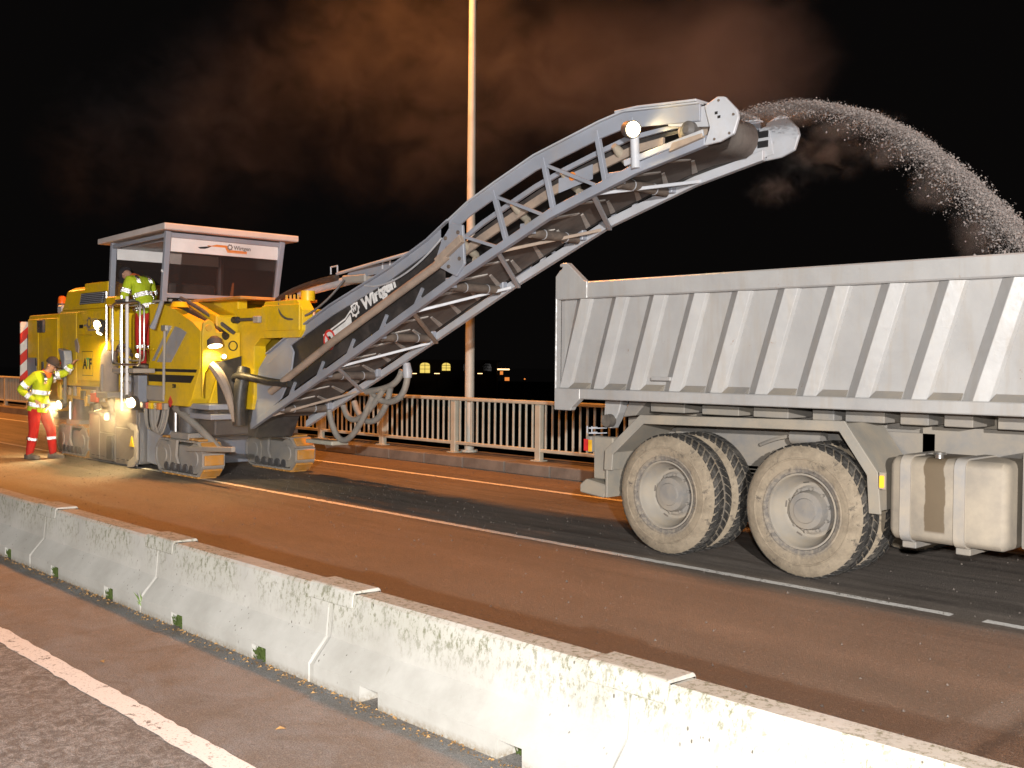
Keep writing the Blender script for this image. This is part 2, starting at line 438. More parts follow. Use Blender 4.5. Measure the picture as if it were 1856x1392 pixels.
for k in range(-27, 11):
    for j in range(1, NB+1):
        x = PX0+k*PSP+j*PSP/(NB+1)
        if -25.5 < x < -5.2:
            if first: bal.location.x = x+13; first = False
            else: copy_obj(bal, rail, (x+13, 0, 0))
        else:
            far.box((x-.017, RY-.015, 0.36), (x+.017, RY+.015, 1.08))
fb = far.build('baluster_run', M['rail'], rail); fb['kind'] = 'stuff'

# ------------------------------------------------------------------ street lamps on tall tapered poles
M['pole'] = paint('pale_lamp_pole', (0.50, 0.49, 0.43), 0.5, 0.2, (0.38, 0.32, 0.25), 5.0)
def street_lamp(x, label, power=2600):
    y = 12.14
    s = thing('street_lamp', (x, y, 0.17), label, 'street lamp', 'street lamps along the bridge railing')
    MB().tube([(x, y, 0.17), (x, y, 3.5), (x, y, 9.6), (x, y-.05, 10.0), (x, y-.35, 10.35), (x, y-1.4, 10.55), (x, y-2.7, 10.6)],
              [.085, .078, .055, .05, .045, .042, .04], 14).build('pole', M['pole'], s, smooth=True)
    MB().tube([(x, y, 0.171), (x, y, 0.21)], .15, 14).build('base_flange', M['pole'], s)
    h = MB().box((x-.16, y-3.45, 10.55), (x+.16, y-2.65, 10.71)).build('lamp_head', M['steel'], s, bevel=0.05, seg=2)
    MB().box((x-.11, y-3.35, 10.518), (x+.11, y-2.85, 10.548)).build('lamp_lens', M['sodium_glow'], h)
    l = lamp('sodium_light', 'SPOT', (x, y-3.1, 10.46), power, SODIUM, (x, y-3.7, 0), 0.45, 165, 0.45)
    return s
street_lamp(-13.76, 'tall pale lamp pole behind the railing, rising past the conveyor', 6000)
street_lamp(-39.0, 'street lamp on the railing far behind the yellow machine', 11500)
street_lamp(11.5, 'street lamp on the railing ahead of the dump truck', 4200)

# ------------------------------------------------------------------ concrete barriers
def concrete():
    t = NT('barrier_concrete'); v = t.coord(); gx = t.n('ShaderNodeTexCoord')
    oi = t.n('ShaderNodeObjectInfo'); add = t.n('ShaderNodeVectorMath', operation='ADD'); t.l(v, add.inputs[0])
    cmb = t.n('ShaderNodeCombineXYZ'); t.l(t.math('MULTIPLY', oi.outputs['Random'], 31.0), cmb.inputs[0]); t.l(cmb.outputs[0], add.inputs[1])
    vv = add.outputs[0]
    sx = t.n('ShaderNodeSeparateXYZ'); t.l(v, sx.inputs[0]); z = sx.outputs['Z']
    a = t.noise(vv, 2.2, 6, 0.6); b = t.noise(vv, 38, 5, 0.75)
    c = t.mix(t.ramp(a, 0.35, 0.68), (0.33, 0.32, 0.29), (0.44, 0.43, 0.40))
    # moss and lichen specks crowd the upper band
    up_ = t.n('ShaderNodeMapRange'); up_.inputs[1].default_value = 0.24; up_.inputs[2].default_value = 0.42; t.l(z, up_.inputs[0])
    pres = t.math('MULTIPLY', t.ramp(t.noise(vv, 3.0, 4, 0.6), 0.36, 0.56), up_.outputs[0])
    mp = t.n('ShaderNodeMapping'); mp.inputs['Scale'].default_value = (1, 1, 0.55); t.l(vv, mp.inputs[0])
    sp = t.ramp(t.noise(mp.outputs[0], 34, 6, 0.78), 0.50, 0.60)
    c = t.mix(t.math('MULTIPLY', t.math('MULTIPLY', sp, pres), 0.95), c, (0.085, 0.085, 0.04))
    c = t.mix(t.math('MULTIPLY', pres, 0.22), c, (0.36, 0.36, 0.27))
    # a few dark holes anywhere, soil line at the foot
    vo = t.n('ShaderNodeTexVoronoi'); vo.inputs['Scale'].default_value = 24; t.l(mp.outputs[0], vo.inputs['Vector'])
    hol = t.math('MULTIPLY', t.ramp(t.math('ADD', vo.outputs['Distance'], t.math('MULTIPLY', b, 0.22)), 0.19, 0.24, (1, 1, 1, 1), (0, 0, 0, 1)), t.ramp(t.noise(vv, 2.1, 4), 0.52, 0.60))
    c = t.mix(t.math('MULTIPLY', hol, 0.85), c, (0.07, 0.06, 0.04))
    smu = t.math('MULTIPLY', t.ramp(t.noise(mp.outputs[0], 5.5, 6, 0.7, 0.8), 0.64, 0.72), 0.5); c = t.mix(smu, c, (0.20, 0.19, 0.15))
    ft = t.n('ShaderNodeMapRange'); ft.inputs[1].default_value = 0.045; ft.inputs[2].default_value = 0.0; t.l(z, ft.inputs[0])
    c = t.mix(t.math('MULTIPLY', ft.outputs[0], t.ramp(b, 0.35, 0.6)), c, (0.20, 0.16, 0.11))
    t.bsdf(c, 0.88, bump=t.math('ADD', b, t.math('MULTIPLY', hol, -1.2)), bstr=0.35, bdist=0.006, spec=0.3); return t.mat
M['concrete'] = concrete()
M['cap'] = paint('weathered_joint_cap', (0.40, 0.405, 0.40), 0.7, 0.45, (0.36, 0.33, 0.28), 5.0, chip=(0.13, 0.10, 0.06))
M['moss'] = plain('moss', (0.075, 0.105, 0.03), 0.95, spec=0.1)
BY = 3.13
PROF = [(0.0, 0.0), (0.0, 0.105), (0.040, 0.155), (0.112, 0.235), (0.128, 0.40), (0.138, 0.475), (0.155, 0.492), (0.285, 0.492), (0.302, 0.475), (0.312, 0.40), (0.328, 0.235), (0.400, 0.155), (0.44, 0.105), (0.44, 0.0)]
def notched(p):
    q = list(p); q[0] = (0.0, 0.088); q[1] = (0.0, 0.105); q[-1] = (0.44, 0.088); q[-2] = (0.44, 0.105); return q
def barrier(x0, x1, label):
    b = thing('concrete_barrier', (x0, BY, 0), label, 'barrier', 'low concrete barriers between the two lanes')
    m = MB(); L = x1-x0; g = 0.011
    xs = [(x0+g, PROF, .012), (x0+g+.015, PROF, 0)]
    for a in (0.25, 0.74):
        xs += [(x0+L*a-.080, PROF, 0), (x0+L*a-.078, notched(PROF), 0), (x0+L*a+.078, notched(PROF), 0), (x0+L*a+.080, PROF, 0)]
    xs += [(x1-g-.015, PROF, 0), (x1-g, PROF, .012)]
    secs = []
    for x, p, ins in xs:
        secs.append([(x, BY+0.22+(y-0.22)*(1-ins*4), z-ins*(1 if z > .3 else 0)) for y, z in p])
    m.loft(secs); m.build('barrier_body', M['concrete'], b, smooth=False, bevel=0.0)
    # grout strip in the joint, cap plate over the joint
    j = MB(); j.loft([[(x, BY+0.22+(y-0.22)*0.975, max(0, z-.006)) for y, z in PROF] for x in (x1-.03, x1+.03)]); j.build('joint_filler', M['concrete'], b)
    c = MB(); a0, a1 = x1-.21, x1+.21
    prof = [(0.126, 0.415), (0.118, 0.419), (0.129, 0.500), (0.142, 0.510), (0.298, 0.510), (0.311, 0.500), (0.322, 0.419), (0.314, 0.415), (0.306, 0.488), (0.134, 0.488)]
    c.loft([[(x, BY+y, z) for y, z in prof] for x in (a0, a1)]); cc = c.build('joint_cap', M['concrete'], b, bevel=0.006)
    rr = random.Random(int(x0*10))
    for a in (0.25, 0.74):
        ms = MB(); nx_, nz_ = 9, 5; far_ = x0 < -5; front = .026 if far_ else .12; rows = []
        for j in range(nz_+1):
            row = []
            for i in range(nx_+1):
                u_, v_ = i/nx_, j/nz_
                row.append((x0+L*a-.074+.148*u_, BY+front+.02*v_+rr.uniform(-.012, .012), (.086 if far_ else .05)*v_*(1-.25*rr.random()*(v_ > .9))))
            rows.append(row)
        rows.append([(x, BY+.32, z) for x, y, z in rows[-1]])
        ms.add([p for r in rows for p in r], [(j*(nx_+1)+i, j*(nx_+1)+i+1, (j+1)*(nx_+1)+i+1, (j+1)*(nx_+1)+i) for j in range(nz_+1) for i in range(nx_)])
        for k in range(60):
            px, py = x0+L*a+rr.uniform(-.07, .07), BY+front+rr.uniform(-.02, .02); h = rr.uniform(.01, .05); z0_ = rr.uniform(0, .05)
            ms.add([(px-.006, py, z0_), (px+.006, py-.008, z0_), (px, py+.006, z0_), (px+rr.uniform(-.01, .01), py-.012, z0_+h)], [(0, 1, 3), (1, 2, 3), (2, 0, 3)])
        ms.build('moss_growth', M['moss'], b)['kind'] = 'stuff'
    return b
J = [-13.28, -11.17, -9.06, -6.94, -4.83, -2.72, -0.61, 1.50]
BL = ['far concrete barrier segment at the edge of the view, beyond the first joint cap', 'concrete barrier segment meeting the picture edge below the worker in red trousers',
      'second full barrier segment, between the two small far joint caps', 'moss-streaked barrier segment in the middle, with a grass blade at its far joint',
      'bright barrier segment with dark rust-like smudge below its far joint cap', 'overexposed white barrier segment closest to the camera, below the truck wheels',
      'barrier segment past the last joint, mostly beyond the picture']
for i in range(7): barrier(J[i], J[i+1], BL[i])

# dirt, leaves and straw washed against the barrier foot
M['leaf'] = plain('dry_leaf', (0.33, 0.19, 0.07), 0.8)
m = MB(); rnd = random.Random(9)
for k in range(1100):
    x = rnd.uniform(-11.5, -1.2); y = BY-abs(rnd.gauss(0, .045))-.004
    s_ = rnd.uniform(.004, .014); a = rnd.uniform(0, 3.14); dx, dy = math.cos(a)*s_, math.sin(a)*s_
    m.add([(x-dx, y-dy, .005), (x+dy*.5, y-dx*.5, .009), (x+dx, y+dy, .006), (x-dy*.5, y+dx*.5, .004+rnd.uniform(0, .012))], [(0, 1, 2), (0, 2, 3)])
o = m.build('leaf_litter', M['leaf'], fix=False); tag(o, 'thin line of dry leaves and dirt along the barrier foot', 'litter', kind='stuff')
M['grass'] = plain('green_blade', (0.16, 0.24, 0.06), 0.7)
gt = MB(); rnd = random.Random(4)
for k in range(9):
    a = rnd.uniform(0, 6.28); l = rnd.uniform(.05, .17); bx, by = -6.97+rnd.uniform(-.015, .015), BY+.015
    lean = Vector((math.cos(a)*.35-.1, -abs(math.sin(a))*.5, 1)).normalized()
    z0 = rnd.uniform(.02, .06)
    p = [Vector((bx, by, z0)), Vector((bx, by, z0))+lean*l*.5, Vector((bx, by, z0))+lean*l+Vector((0, 0, -.02))]
    gt.tube(p, [.004, .003, .0006], 4)
o = gt.build('grass_tuft', M['grass']); tag(o, 'small green grass tuft growing from a barrier joint', 'grass')
# a few loose leaves on the near lane
for k, (x, y, lab) in enumerate([(-5.95, 2.45, 'small orange leaf lying on the brown asphalt, far end'), (-4.30, 2.62, 'small orange leaf on the brown asphalt near the barrier'), (-3.5, 2.5, 'dark curled leaf on the asphalt beside the near barrier')]):
    lm = MB(); a = k*1.1
    c_, s_ = math.cos(a)*.028, math.sin(a)*.028
    lm.add([(x-c_, y-s_, .006), (x+s_*.5, y-c_*.5, .012), (x+c_, y+s_, .006), (x-s_*.5, y+c_*.5, .016)], [(0, 1, 2), (0, 2, 3)])
    o = lm.build('fallen_leaf', M['leaf'], fix=False); tag(o, lab, 'leaf')

# ------------------------------------------------------------------ far shore: dark hall with lit arched windows, far lamps
def raypt(px, py, d):
    r = fw+RX*((px-928)/1900.0)+UY*((696-py)/1900.0)
    return Vector((0, 0, CAM_H))+r*d
M['far_wall'] = plain('far_dark_wall', (0.035, 0.030, 0.026), 0.9, spec=0.1)
fbp = raypt(800, 690, 170); fa = Vector((rt.x, rt.y, 0)).normalized(); fn = Vector((-fa.y, fa.x, 0))
fbd = thing('far_building', (fbp.x, fbp.y, -6), 'dark hall on the far bank with two lit arched windows', 'building')
def fbox(a0, a1, n0, n1, z0, z1):
    m = MB(); q = [(a0, n0), (a1, n0), (a1, n1), (a0, n1)]
    pts = [fbp+fa*a+fn*n for a, n in q]
    m.add([(p.x, p.y, z0) for p in pts]+[(p.x, p.y, z1) for p in pts], [(0, 3, 2, 1), (4, 5, 6, 7), (0, 1, 5, 4), (1, 2, 6, 5), (2, 3, 7, 6), (3, 0, 4, 7)]); return m
fbox(-20, 9, 0.3, 14, -8, 1.7).build('wall', M['far_wall'], fbd)
rf = fbox(-20.5, 9.5, -0.2, 14.5, 1.72, 2.0).build('roof', M['far_wall'], fbd)
M['unlit'] = plain('unlit_pane', (0.008, 0.008, 0.009), 0.2)
for k, cx in enumerate([-16, -13, -10, -6.3, -2.7, 0.75, 4.2, 7.4]):
    lit = k in (4, 5)
    wd = 0.80 if k == 4 else 0.68; z0 = -0.15 if k == 4 else 0.25; z1 = 1.1
    arc = [(-wd, z0), (wd, z0), (wd, z1)]+[(wd*math.cos(t), z1+0.42*math.sin(t)) for t in (0.5, 1.0, 1.57, 2.1, 2.6)]+[(-wd, z1)]
    mm = MB(); n = len(arc)
    vs = [fbp+fa*(cx+a)+fn*0.22 for a, z in arc]
    mm.add([(p.x, p.y, z) for p, (a, z) in zip(vs, arc)], [tuple(range(n))])
    wo = mm.build('window', M['window_glow'] if lit else M['unlit'], fbd, fix=False)
    mb = MB()
    for zz in ((z0+z1)/2, z1):
        a, b = fbp+fa*(cx-wd)+fn*0.15, fbp+fa*(cx+wd)+fn*0.15
        mb.bar((a.x, a.y, zz), (b.x, b.y, zz), .05, .07)
    a = fbp+fa*cx+fn*0.15; mb.bar((a.x, a.y, z0), (a.x, a.y, z1+.4), .06, .05, (1, 0, 0)); mb.build('glazing_bar', M['far_wall'], wo)
def far_lamp(px, py, d, hw, hh, mat, label):
    p = raypt(px, py, d); t_ = thing('far_lamp', (p.x, p.y, -8), label, 'lamp', 'tiny lamps on the far shore')
    MB().tube([(p.x, p.y, -8), (p.x, p.y, p.z-.05)], .09, 6).build('mast', M['far_wall'], t_)
    m = MB(); a = fa*hw
    m.bar(p-a, p+a, .3, hh*2); m.build('luminaire', mat, t_)
far_lamp(912, 669.5, 175, 1.05, .11, M['far_glow'], 'wide bright canopy lamp on the far shore right of the pole')
far_lamp(909, 676, 174, .25, .28, M['far_orange'], 'small orange lamp just under the wide canopy lamp')
far_lamp(919, 687, 172, .38, .28, M['far_orange'], 'orange lamp lowest of the far shore cluster')
far_lamp(951, 687, 172, .12, .10, M['far_orange'], 'tiny dim red lamp near the dump truck edge')
far_lamp(749, 677, 168, .55, .05, M['far_glow'], 'thin lamp above the larger lit arched window, nearer the hose')
far_lamp(792, 677, 168, .42, .05, M['far_glow'], 'thin lamp line between the two arched windows')
far_lamp(870, 677, 168, .40, .05, M['far_glow'], 'thin lamp line just right of the lamp pole')
# ------------------------------------------------------------------ dump truck
def tipper_mat():
    t = NT('grey_tipper_paint'); v = t.coord(); a = t.noise(v, 1.3, 6, 0.65, 0.4); f = t.noise(v, 16, 6, 0.75)
    run = t.noise(t.coord((1, 1, 0.10)), 9, 5, 0.7); sc_ = t.noise(t.coord((0.5, 1, 2.6)), 13, 4, 0.8, 2.5)
    c = t.mix(t.ramp(a, 0.3, 0.7), (0.295, 0.292, 0.290), (0.385, 0.38, 0.372))
    c = t.mix(t.math('MULTIPLY', t.ramp(run, 0.50, 0.72), 0.42), c, (0.30, 0.255, 0.20))
    c = t.mix(t.math('MULTIPLY', t.ramp(f, 0.52, 0.75), 0.35), c, (0.36, 0.32, 0.27))
    c = t.mix(t.math('MULTIPLY', t.ramp(sc_, 0.685, 0.70), 0.55), c, (0.46, 0.45, 0.43))
    c = t.mix(t.math('MULTIPLY', t.ramp(t.noise(v, 6.5, 7, 0.75), 0.665, 0.70), 0.75), c, (0.20, 0.12, 0.065))
    h = t.math('ADD', t.math('MULTIPLY', a, 4.0), f)
    t.bsdf(c, t.mix(t.ramp(f, 0.4, 0.7), (0.30,)*3, (0.56,)*3), bump=h, bstr=0.22, bdist=0.006); return t.mat
M['tbody'] = tipper_mat()
M['tdust'] = paint('dust_caked_chassis', (0.20, 0.195, 0.19), 0.6, 0.7, (0.31, 0.265, 0.205), 2.6)
M['tdark'] = paint('dark_underbody', (0.06, 0.055, 0.05), 0.7, 0.5, (0.24, 0.20, 0.16), 3.0)
M['fender'] = paint('dusty_mudguard', (0.26, 0.245, 0.215), 0.6, 0.6, (0.36, 0.30, 0.22), 3.0)
M['tread'] = paint('dark_tread_rubber', (0.022, 0.021, 0.020), 0.7, 0.30, (0.20, 0.18, 0.15), 9.0)
def tyre_mat():
    t = NT('mud_dusted_tyre'); v = t.coord(); a = t.noise(v, 5, 6, 0.65, 0.6); b = t.noise(v, 30, 5, 0.7)
    sx = t.n('ShaderNodeSeparateXYZ'); t.l(v, sx.inputs[0])
    r = t.math('SQRT', t.math('ADD', t.math('POWER', sx.outputs[0], 2), t.math('POWER', sx.outputs[2], 2)))
    rj = t.math('ADD', r, t.math('MULTIPLY', t.math('SUBTRACT', a, 0.5), 0.10))
    mud = t.mix(t.ramp(a, 0.35, 0.7), (0.195, 0.160, 0.118), (0.325, 0.270, 0.20))
    grey = t.mix(t.ramp(b, 0.3, 0.7), (0.12, 0.11, 0.10), (0.215, 0.195, 0.172))
    m1 = t.n('ShaderNodeMapRange'); m1.inputs[1].default_value = .335; m1.inputs[2].default_value = .375; t.l(rj, m1.inputs[0])
    m2 = t.n('ShaderNodeMapRange'); m2.inputs[1].default_value = .552; m2.inputs[2].default_value = .525; t.l(rj, m2.inputs[0])
    c = t.mix(t.math('MULTIPLY', m1.outputs[0], m2.outputs[0]), grey, mud)
    pt = t.ramp(t.noise(v, 7.0, 7, 0.78, 0.5), 0.57, 0.64); c = t.mix(t.math('MULTIPLY', pt, 0.8), c, (0.075, 0.066, 0.058)); c = t.mix(t.math('MULTIPLY', t.ramp(b, 0.45, 0.7), 0.35), c, (0.40, 0.33, 0.235))
    t.bsdf(c, 0.9, bump=t.math('ADD', a, t.math('MULTIPLY', b, 0.5)), bstr=0.5, bdist=0.012, spec=0.2); return t.mat
M['tyre'] = tyre_mat()
M['rim'] = paint('dusty_pale_rim', (0.27, 0.25, 0.22), 0.42, 0.55, (0.33, 0.275, 0.20), 6.0)

TX = -7.24
truck = thing('dump_truck', (-4.6, 8.8, 0), 'dust-covered light grey tipper truck with ribbed side and twin rear axles', 'truck')
Y0, Y1 = 7.60, 10.05
FX = -1.55
# --- tipper body (floor, walls)
m = MB()
m.box((TX+.05, Y0, 1.44), (FX, Y0+.05, 2.42)); m.box((TX+.05, Y1-.05, 1.44), (FX, Y1, 2.42))
m.box((TX+.05, Y0+.052, 1.44), (FX, Y1-.052, 1.50)); m.box((FX-.05, Y0+.052, 1.502), (FX, Y1-.052, 2.75)); m.box((TX+.05, Y0+.052, 1.502), (TX+.10, Y1-.052, 2.35))
body = m.build('dump_body', M['tbody'], truck)
MB().box((TX+.10, Y0-.075, 2.372), (FX, Y0-.002, 2.535)).build('top_rail', M['tbody'], body, bevel=0.012)
MB().box((TX+.10, Y1+.002, 2.372), (FX, Y1+.075, 2.535)).build('top_rail', M['tbody'], body, bevel=0.012)
MB().prism([(TX+.10, 1.395), (FX, 1.405), (FX, 1.50), (TX+.10, 1.495)], Y0-.085, Y0-.002).build('bottom_rail', M['tbody'], body, bevel=0.008)
MB().prism([(TX+.10, 1.395), (FX, 1.405), (FX, 1.50), (TX+.10, 1.495)], Y1+.002, Y1+.085).build('bottom_rail', M['tbody'], body, bevel=0.008)
def ear(y0, y1):
    m = MB()
    m.prism([(TX, 1.28), (TX+.22, 1.28), (TX+.235, 1.31), (TX+.34, 1.395), (TX+.34, 1.495), (TX+.02, 1.495), (TX+.02, 2.385), (TX, 2.385)], y0, y1)
    m.build('rear_corner_post', M['tbody'], body, bevel=0.006)
    m = MB()
    m.prism([(TX, 2.37), (TX, 2.60), (TX+.055, 2.655), (TX+.085, 2.668), (TX+.095, 2.695), (TX+.06, 2.690), (TX+.055, 2.715), (TX+.10, 2.73), (TX+.155, 2.728), (TX+.20, 2.69), (TX+.38, 2.545), (TX+.42, 2.536), (TX+.42, 2.37)], y0+.002, y1-.002)
    m.build('tailgate_ear', M['tbody'], body, bevel=0.006)
ear(Y0-.09, Y0-.015); ear(Y1+.015, Y1+.09)
# slanted pressed ribs: asymmetric folded ridges standing out from the recessed panels
SL = -0.272; ZT, ZB = 2.370, 1.497
def rib(xt, side):
    y = (Y0 - 0.002) if side < 0 else (Y1 + 0.002)
    def pt(x, z, d): return (max(TX+.03, x+SL*(ZT-z)/(ZT-ZB)), y+side*d, z)
    return MB().loft([[pt(xt, z, 0), pt(xt+.105, z, .066), pt(xt+.207, z, .030), pt(xt+.226, z, 0)] for z in (ZT, ZB)], True, True)
def ledge(xt, side):
    """sloping foot of the recessed panel between two ribs"""
    y = (Y0 - 0.002) if side < 0 else (Y1 + 0.002)
    sh = SL
    return MB().loft([[(max(TX+.03, x), y, ZB), (max(TX+.03, x), y+side*.075, ZB), (max(TX+.03, x)+.016, y, ZB+.055)] for x in (xt+.228+sh, xt+.449+sh)], True, True)
for k in range(-1, 13):
    xt = -3.41+.4515*(k-7)
    if xt+.3 > FX: break
    for sd_ in (-1, 1):
        rib(xt, sd_).build('side_rib', M['tbody'], body, bevel=0.005, seg=2)
        ledge(xt, sd_).build('panel_ledge', M['tdust'], body)
MB().bar((-6.02, Y0-.078, 1.61), (-5.80, Y0-.078, 1.61), .03, .035).build('tarp_cleat', M['tbody'], body, bevel=0.004)
MB().box((TX-.02, Y0+.02, 1.47), (TX+.048, Y1-.02, 2.42)).build('tailgate', M['tbody'], body, bevel=0.008)
for z in (1.62, 1.82, 2.05):
    MB().tube([(TX-.03, Y0-.02, z-.03), (TX-.03, Y0-.02, z+.03)], .018, 8).build('tailgate_pin', M['tbody'], body)
# load heap of milled asphalt inside
M['millings'] = paint('milled_asphalt', (0.16, 0.15, 0.145), 0.9, 0.5, (0.30, 0.27, 0.24), 8.0, spec=0.2)
hp = MB(); nx, ny = 36, 18; rnd = random.Random(5); grid = []
for i in range(nx+1):
    row = []
    for j in range(ny+1):
        x = TX+.16+(FX-.1-TX-.16)*i/nx; y = Y0+.08+(Y1-Y0-.16)*j/ny
        z = 1.62+.55*math.exp(-((x+2.9)/1.3)**2-((y-8.6)/.8)**2)+rnd.uniform(-.03, .03)
        row.append((x, y, z))
    grid.append(row)
hp.add([p for r in grid for p in r], [(i*(ny+1)+j, (i+1)*(ny+1)+j, (i+1)*(ny+1)+j+1, i*(ny+1)+j+1) for i in range(nx) for j in range(ny)])
o = hp.build('asphalt_load', M['millings'], fix=False); tag(o, 'heap of grey asphalt millings inside the tipper body', 'millings', kind='stuff')

# --- wheels
WR = 0.555
def make_wheel(cx, y0, width, outer):
    """wheel with its outer face at y0; tyre profile turned round y"""
    c = (cx, y0, WR); wdt = width
    prof = [(.300, .045), (.318, .012), (.345, .006), (.350, .001), (.357, .001), (.362, .004), (.40, -.006), (.425, -.006), (.429, -.011), (.437, -.011), (.441, -.005), (.47, .0), (.515, .016), (.540, .040), (.5415, wdt-.040), (.515, wdt-.016), (.47, wdt), (.40, wdt+.006), (.318, wdt-.012), (.300, wdt-.045)]
    wh = MB().disc_lathe(prof, c, 'y', 56).build('wheel', M['tyre'], truck, smooth=True, loc=(cx+4.6, y0-8.8, WR))
    tr = MB(); n = 44
    for k in range(n):
        a0 = 2*math.pi*k/n
        rows = [(.028, .072, .0, .040), (.082, .135, .55, .043), (wdt-.135, wdt-.082, .05, .043), (wdt-.072, wdt-.028, .5, .040)]
        for (ya, yb, off, hh) in rows:
            for rr_ in [0]:
                aa = a0+off*2*math.pi/n; da = 2*math.pi/n*0.36; sk = (0.22 if ya < wdt/2 else -0.22)*2*math.pi/n
                ro, ri = WR, .532
                if ya < .03 or yb > wdt-.03: ro_a, ro_b = (.535, WR) if ya < wdt/2 else (WR, .535)
                else: ro_a = ro_b = WR
                q = []
                for rad_a, rad_b in ((ri, ri), (ro_a, ro_b)):
                    q += [(c[0]+rad_a*math.cos(aa-da-sk), y0+ya, WR+rad_a*math.sin(aa-da-sk)), (c[0]+rad_a*math.cos(aa+da-sk), y0+ya, WR+rad_a*math.sin(aa+da-sk)),
                          (c[0]+rad_b*math.cos(aa+da+sk), y0+yb, WR+rad_b*math.sin(aa+da+sk)), (c[0]+rad_b*math.cos(aa-da+sk), y0+yb, WR+rad_b*math.sin(aa-da+sk))]
                tr.add(q, [(0, 3, 2, 1), (4, 5, 6, 7), (0, 1, 5, 4), (1, 2, 6, 5), (2, 3, 7, 6), (3, 0, 4, 7)])
    tr.build('tread', M['tread'], wh)
    if outer == 1:      # deep dished outer rim with hub
        MB().disc_lathe([(.302, .05), (.312, .012), (.298, .010), (.286, .03), (.276, .075), (.255, .095), (.246, .14), (.225, .165), (.205, .168), (.19, .172)], c, 'y', 40).build('rim', M['rim'], wh, smooth=True)
        MB().disc_lathe([(.205, .17), (.185, .150), (.165, .148), (.158, .10), (.150, .075), (.105, .068), (.098, .055), (.0, .05)], c, 'y', 32).build('hub', M['tdust'], wh, smooth=True)
        for k in range(10):
            a = 2*math.pi*k/10+.2
            MB().tube([(cx+.178*math.cos(a), y0+.155, WR+.178*math.sin(a)), (cx+.178*math.cos(a), y0+.115, WR+.178*math.sin(a))], .014, 6).build('wheel_nut', M['tdust'], wh)
        ho = MB()
        for k in range(5):
            a = 2*math.pi*k/5+.5
            ho.add([(cx+.224*math.cos(a+s), y0+.157+.0*s, WR+.224*math.sin(a+s)) for s in (-.12, .12)]+[(cx+.236*math.cos(a+s), y0+.148, WR+.236*math.sin(a+s)) for s in (.12, -.12)], [(0, 1, 2, 3)])
        ho.build('hand_hole', M['tdark'], wh, fix=False)
    else:
        MB().disc_lathe([(.302, .05), (.312, .012), (.29, .02), (.27, wdt*.5), (.0, wdt*.5)], c, 'y', 32).build('rim', M['rim'], wh, smooth=True)
    return wh
AX = (-5.895, -4.505)
for ax in AX:
    make_wheel(ax, 7.565, .31, 1); make_wheel(ax, 7.93, .30, 0)
    make_wheel(ax, 9.42, .30, 0); make_wheel(ax, 9.77, .30, 0)
make_wheel(-0.45, 7.62, .31, 1); make_wheel(-0.45, 9.72, .31, 0)
for ax in AX+(-0.45,):
    MB().tube([(ax, 8.0, WR), (ax, 8.5, WR), (ax, 8.62, WR), (ax, 9.05, WR), (ax, 9.15, WR), (ax, 9.7, WR)], [.09, .09, .2, .2, .09, .09], 12).build('axle', M['tdark'], truck, smooth=True)
# --- chassis
ch = MB()
for y in (8.36, 9.18): ch.box((TX+.25, y, .92), (1.2, y+.08, 1.22))
for x in (-6.9, -6.3, -5.05, -3.7, -2.4, -1.0, .5): ch.box((x, 8.442, .96), (x+.08, 9.178, 1.18))
ch.build('chassis_rail', M['tdust'], truck)
for x0_, x1_ in ((-6.35, -5.95), (-5.75, -5.35), (-5.2, -4.85), (-4.62, -4.42), (-4.32, -3.98), (-3.85, -3.62), (-3.5, -3.28), (-3.1, -2.72), (-2.5, -2.2)):
    MB().box((x0_, 7.92, 1.285), (x1_, 8.335, 1.40)).build('subframe_bracket', M['tdust'], truck, bevel=0.006)
MB().box((TX+.3, 8.34, 1.222), (FX, 8.50, 1.438)).box((TX+.3, 9.16, 1.222), (FX, 9.32, 1.438)).build('subframe', M['tdust'], truck)
MB().box((-6.30, 8.26, .55), (-3.72, 8.29, 1.20)).build('inner_guard', M['tdust'], truck)
sp = MB()
for k in range(5): sp.bar((-5.9+k*.06, 8.30, .80-k*.035), (-4.2-k*.06, 8.30, .80-k*.035), .08, .026)
sp.build('leaf_spring', M['tdust'], truck)
MB().tube(bez((-5.30, 8.2, 1.02), (-5.1, 8.15, 1.1), (-4.95, 8.15, 1.14), (-4.75, 8.2, 1.12)), .018, 6).build('air_pipe', M['tdust'], truck)
MB().tube([(-4.92, 8.12, 1.12), (-4.62, 8.12, 1.12)], .07, 14).build('air_cylinder', M['tdust'], truck, smooth=True)
# --- mudguard over both rear axles
def guard(y0, y1, lip_y):
    out = [(-6.63, .72), (-6.62, .90), (-6.21, 1.245), (-4.17, 1.285), (-3.90, .915), (-3.875, .62)]
    inn = [(-6.60, .72), (-6.59, .888), (-6.20, 1.215), (-4.185, 1.255), (-3.93, .905), (-3.905, .62)]
    g = MB(); g.prism(out+inn[::-1], y0, y1); o = g.build('mudguard', M['fender'], truck)
    outl = [(-6.66, .72), (-6.65, .91), (-6.225, 1.268), (-4.155, 1.308), (-3.87, .925), (-3.84, .60)]
    innl = [(-6.56, .72), (-6.55, .875), (-6.185, 1.185), (-4.20, 1.222), (-3.96, .895), (-3.94, .60)]
    g = MB(); g.prism(outl+innl[::-1], lip_y, lip_y+.028); g.build('mudguard_lip', M['fender'], o, bevel=0.005)
guard(7.635, 8.24, 7.605); guard(9.40, 10.02, 10.022)
MB().box((-6.67, 7.64, .45), (-6.645, 8.2, .90)).build('mud_flap', M['fender'], truck, bevel=0.004)
MB().box((-6.95, 7.78, .60), (-6.70, 7.90, 1.02)).box((-6.95, 7.90, .62), (-6.86, 9.7, .78)).build('rear_crossmember', M['fender'], truck, bevel=0.012)
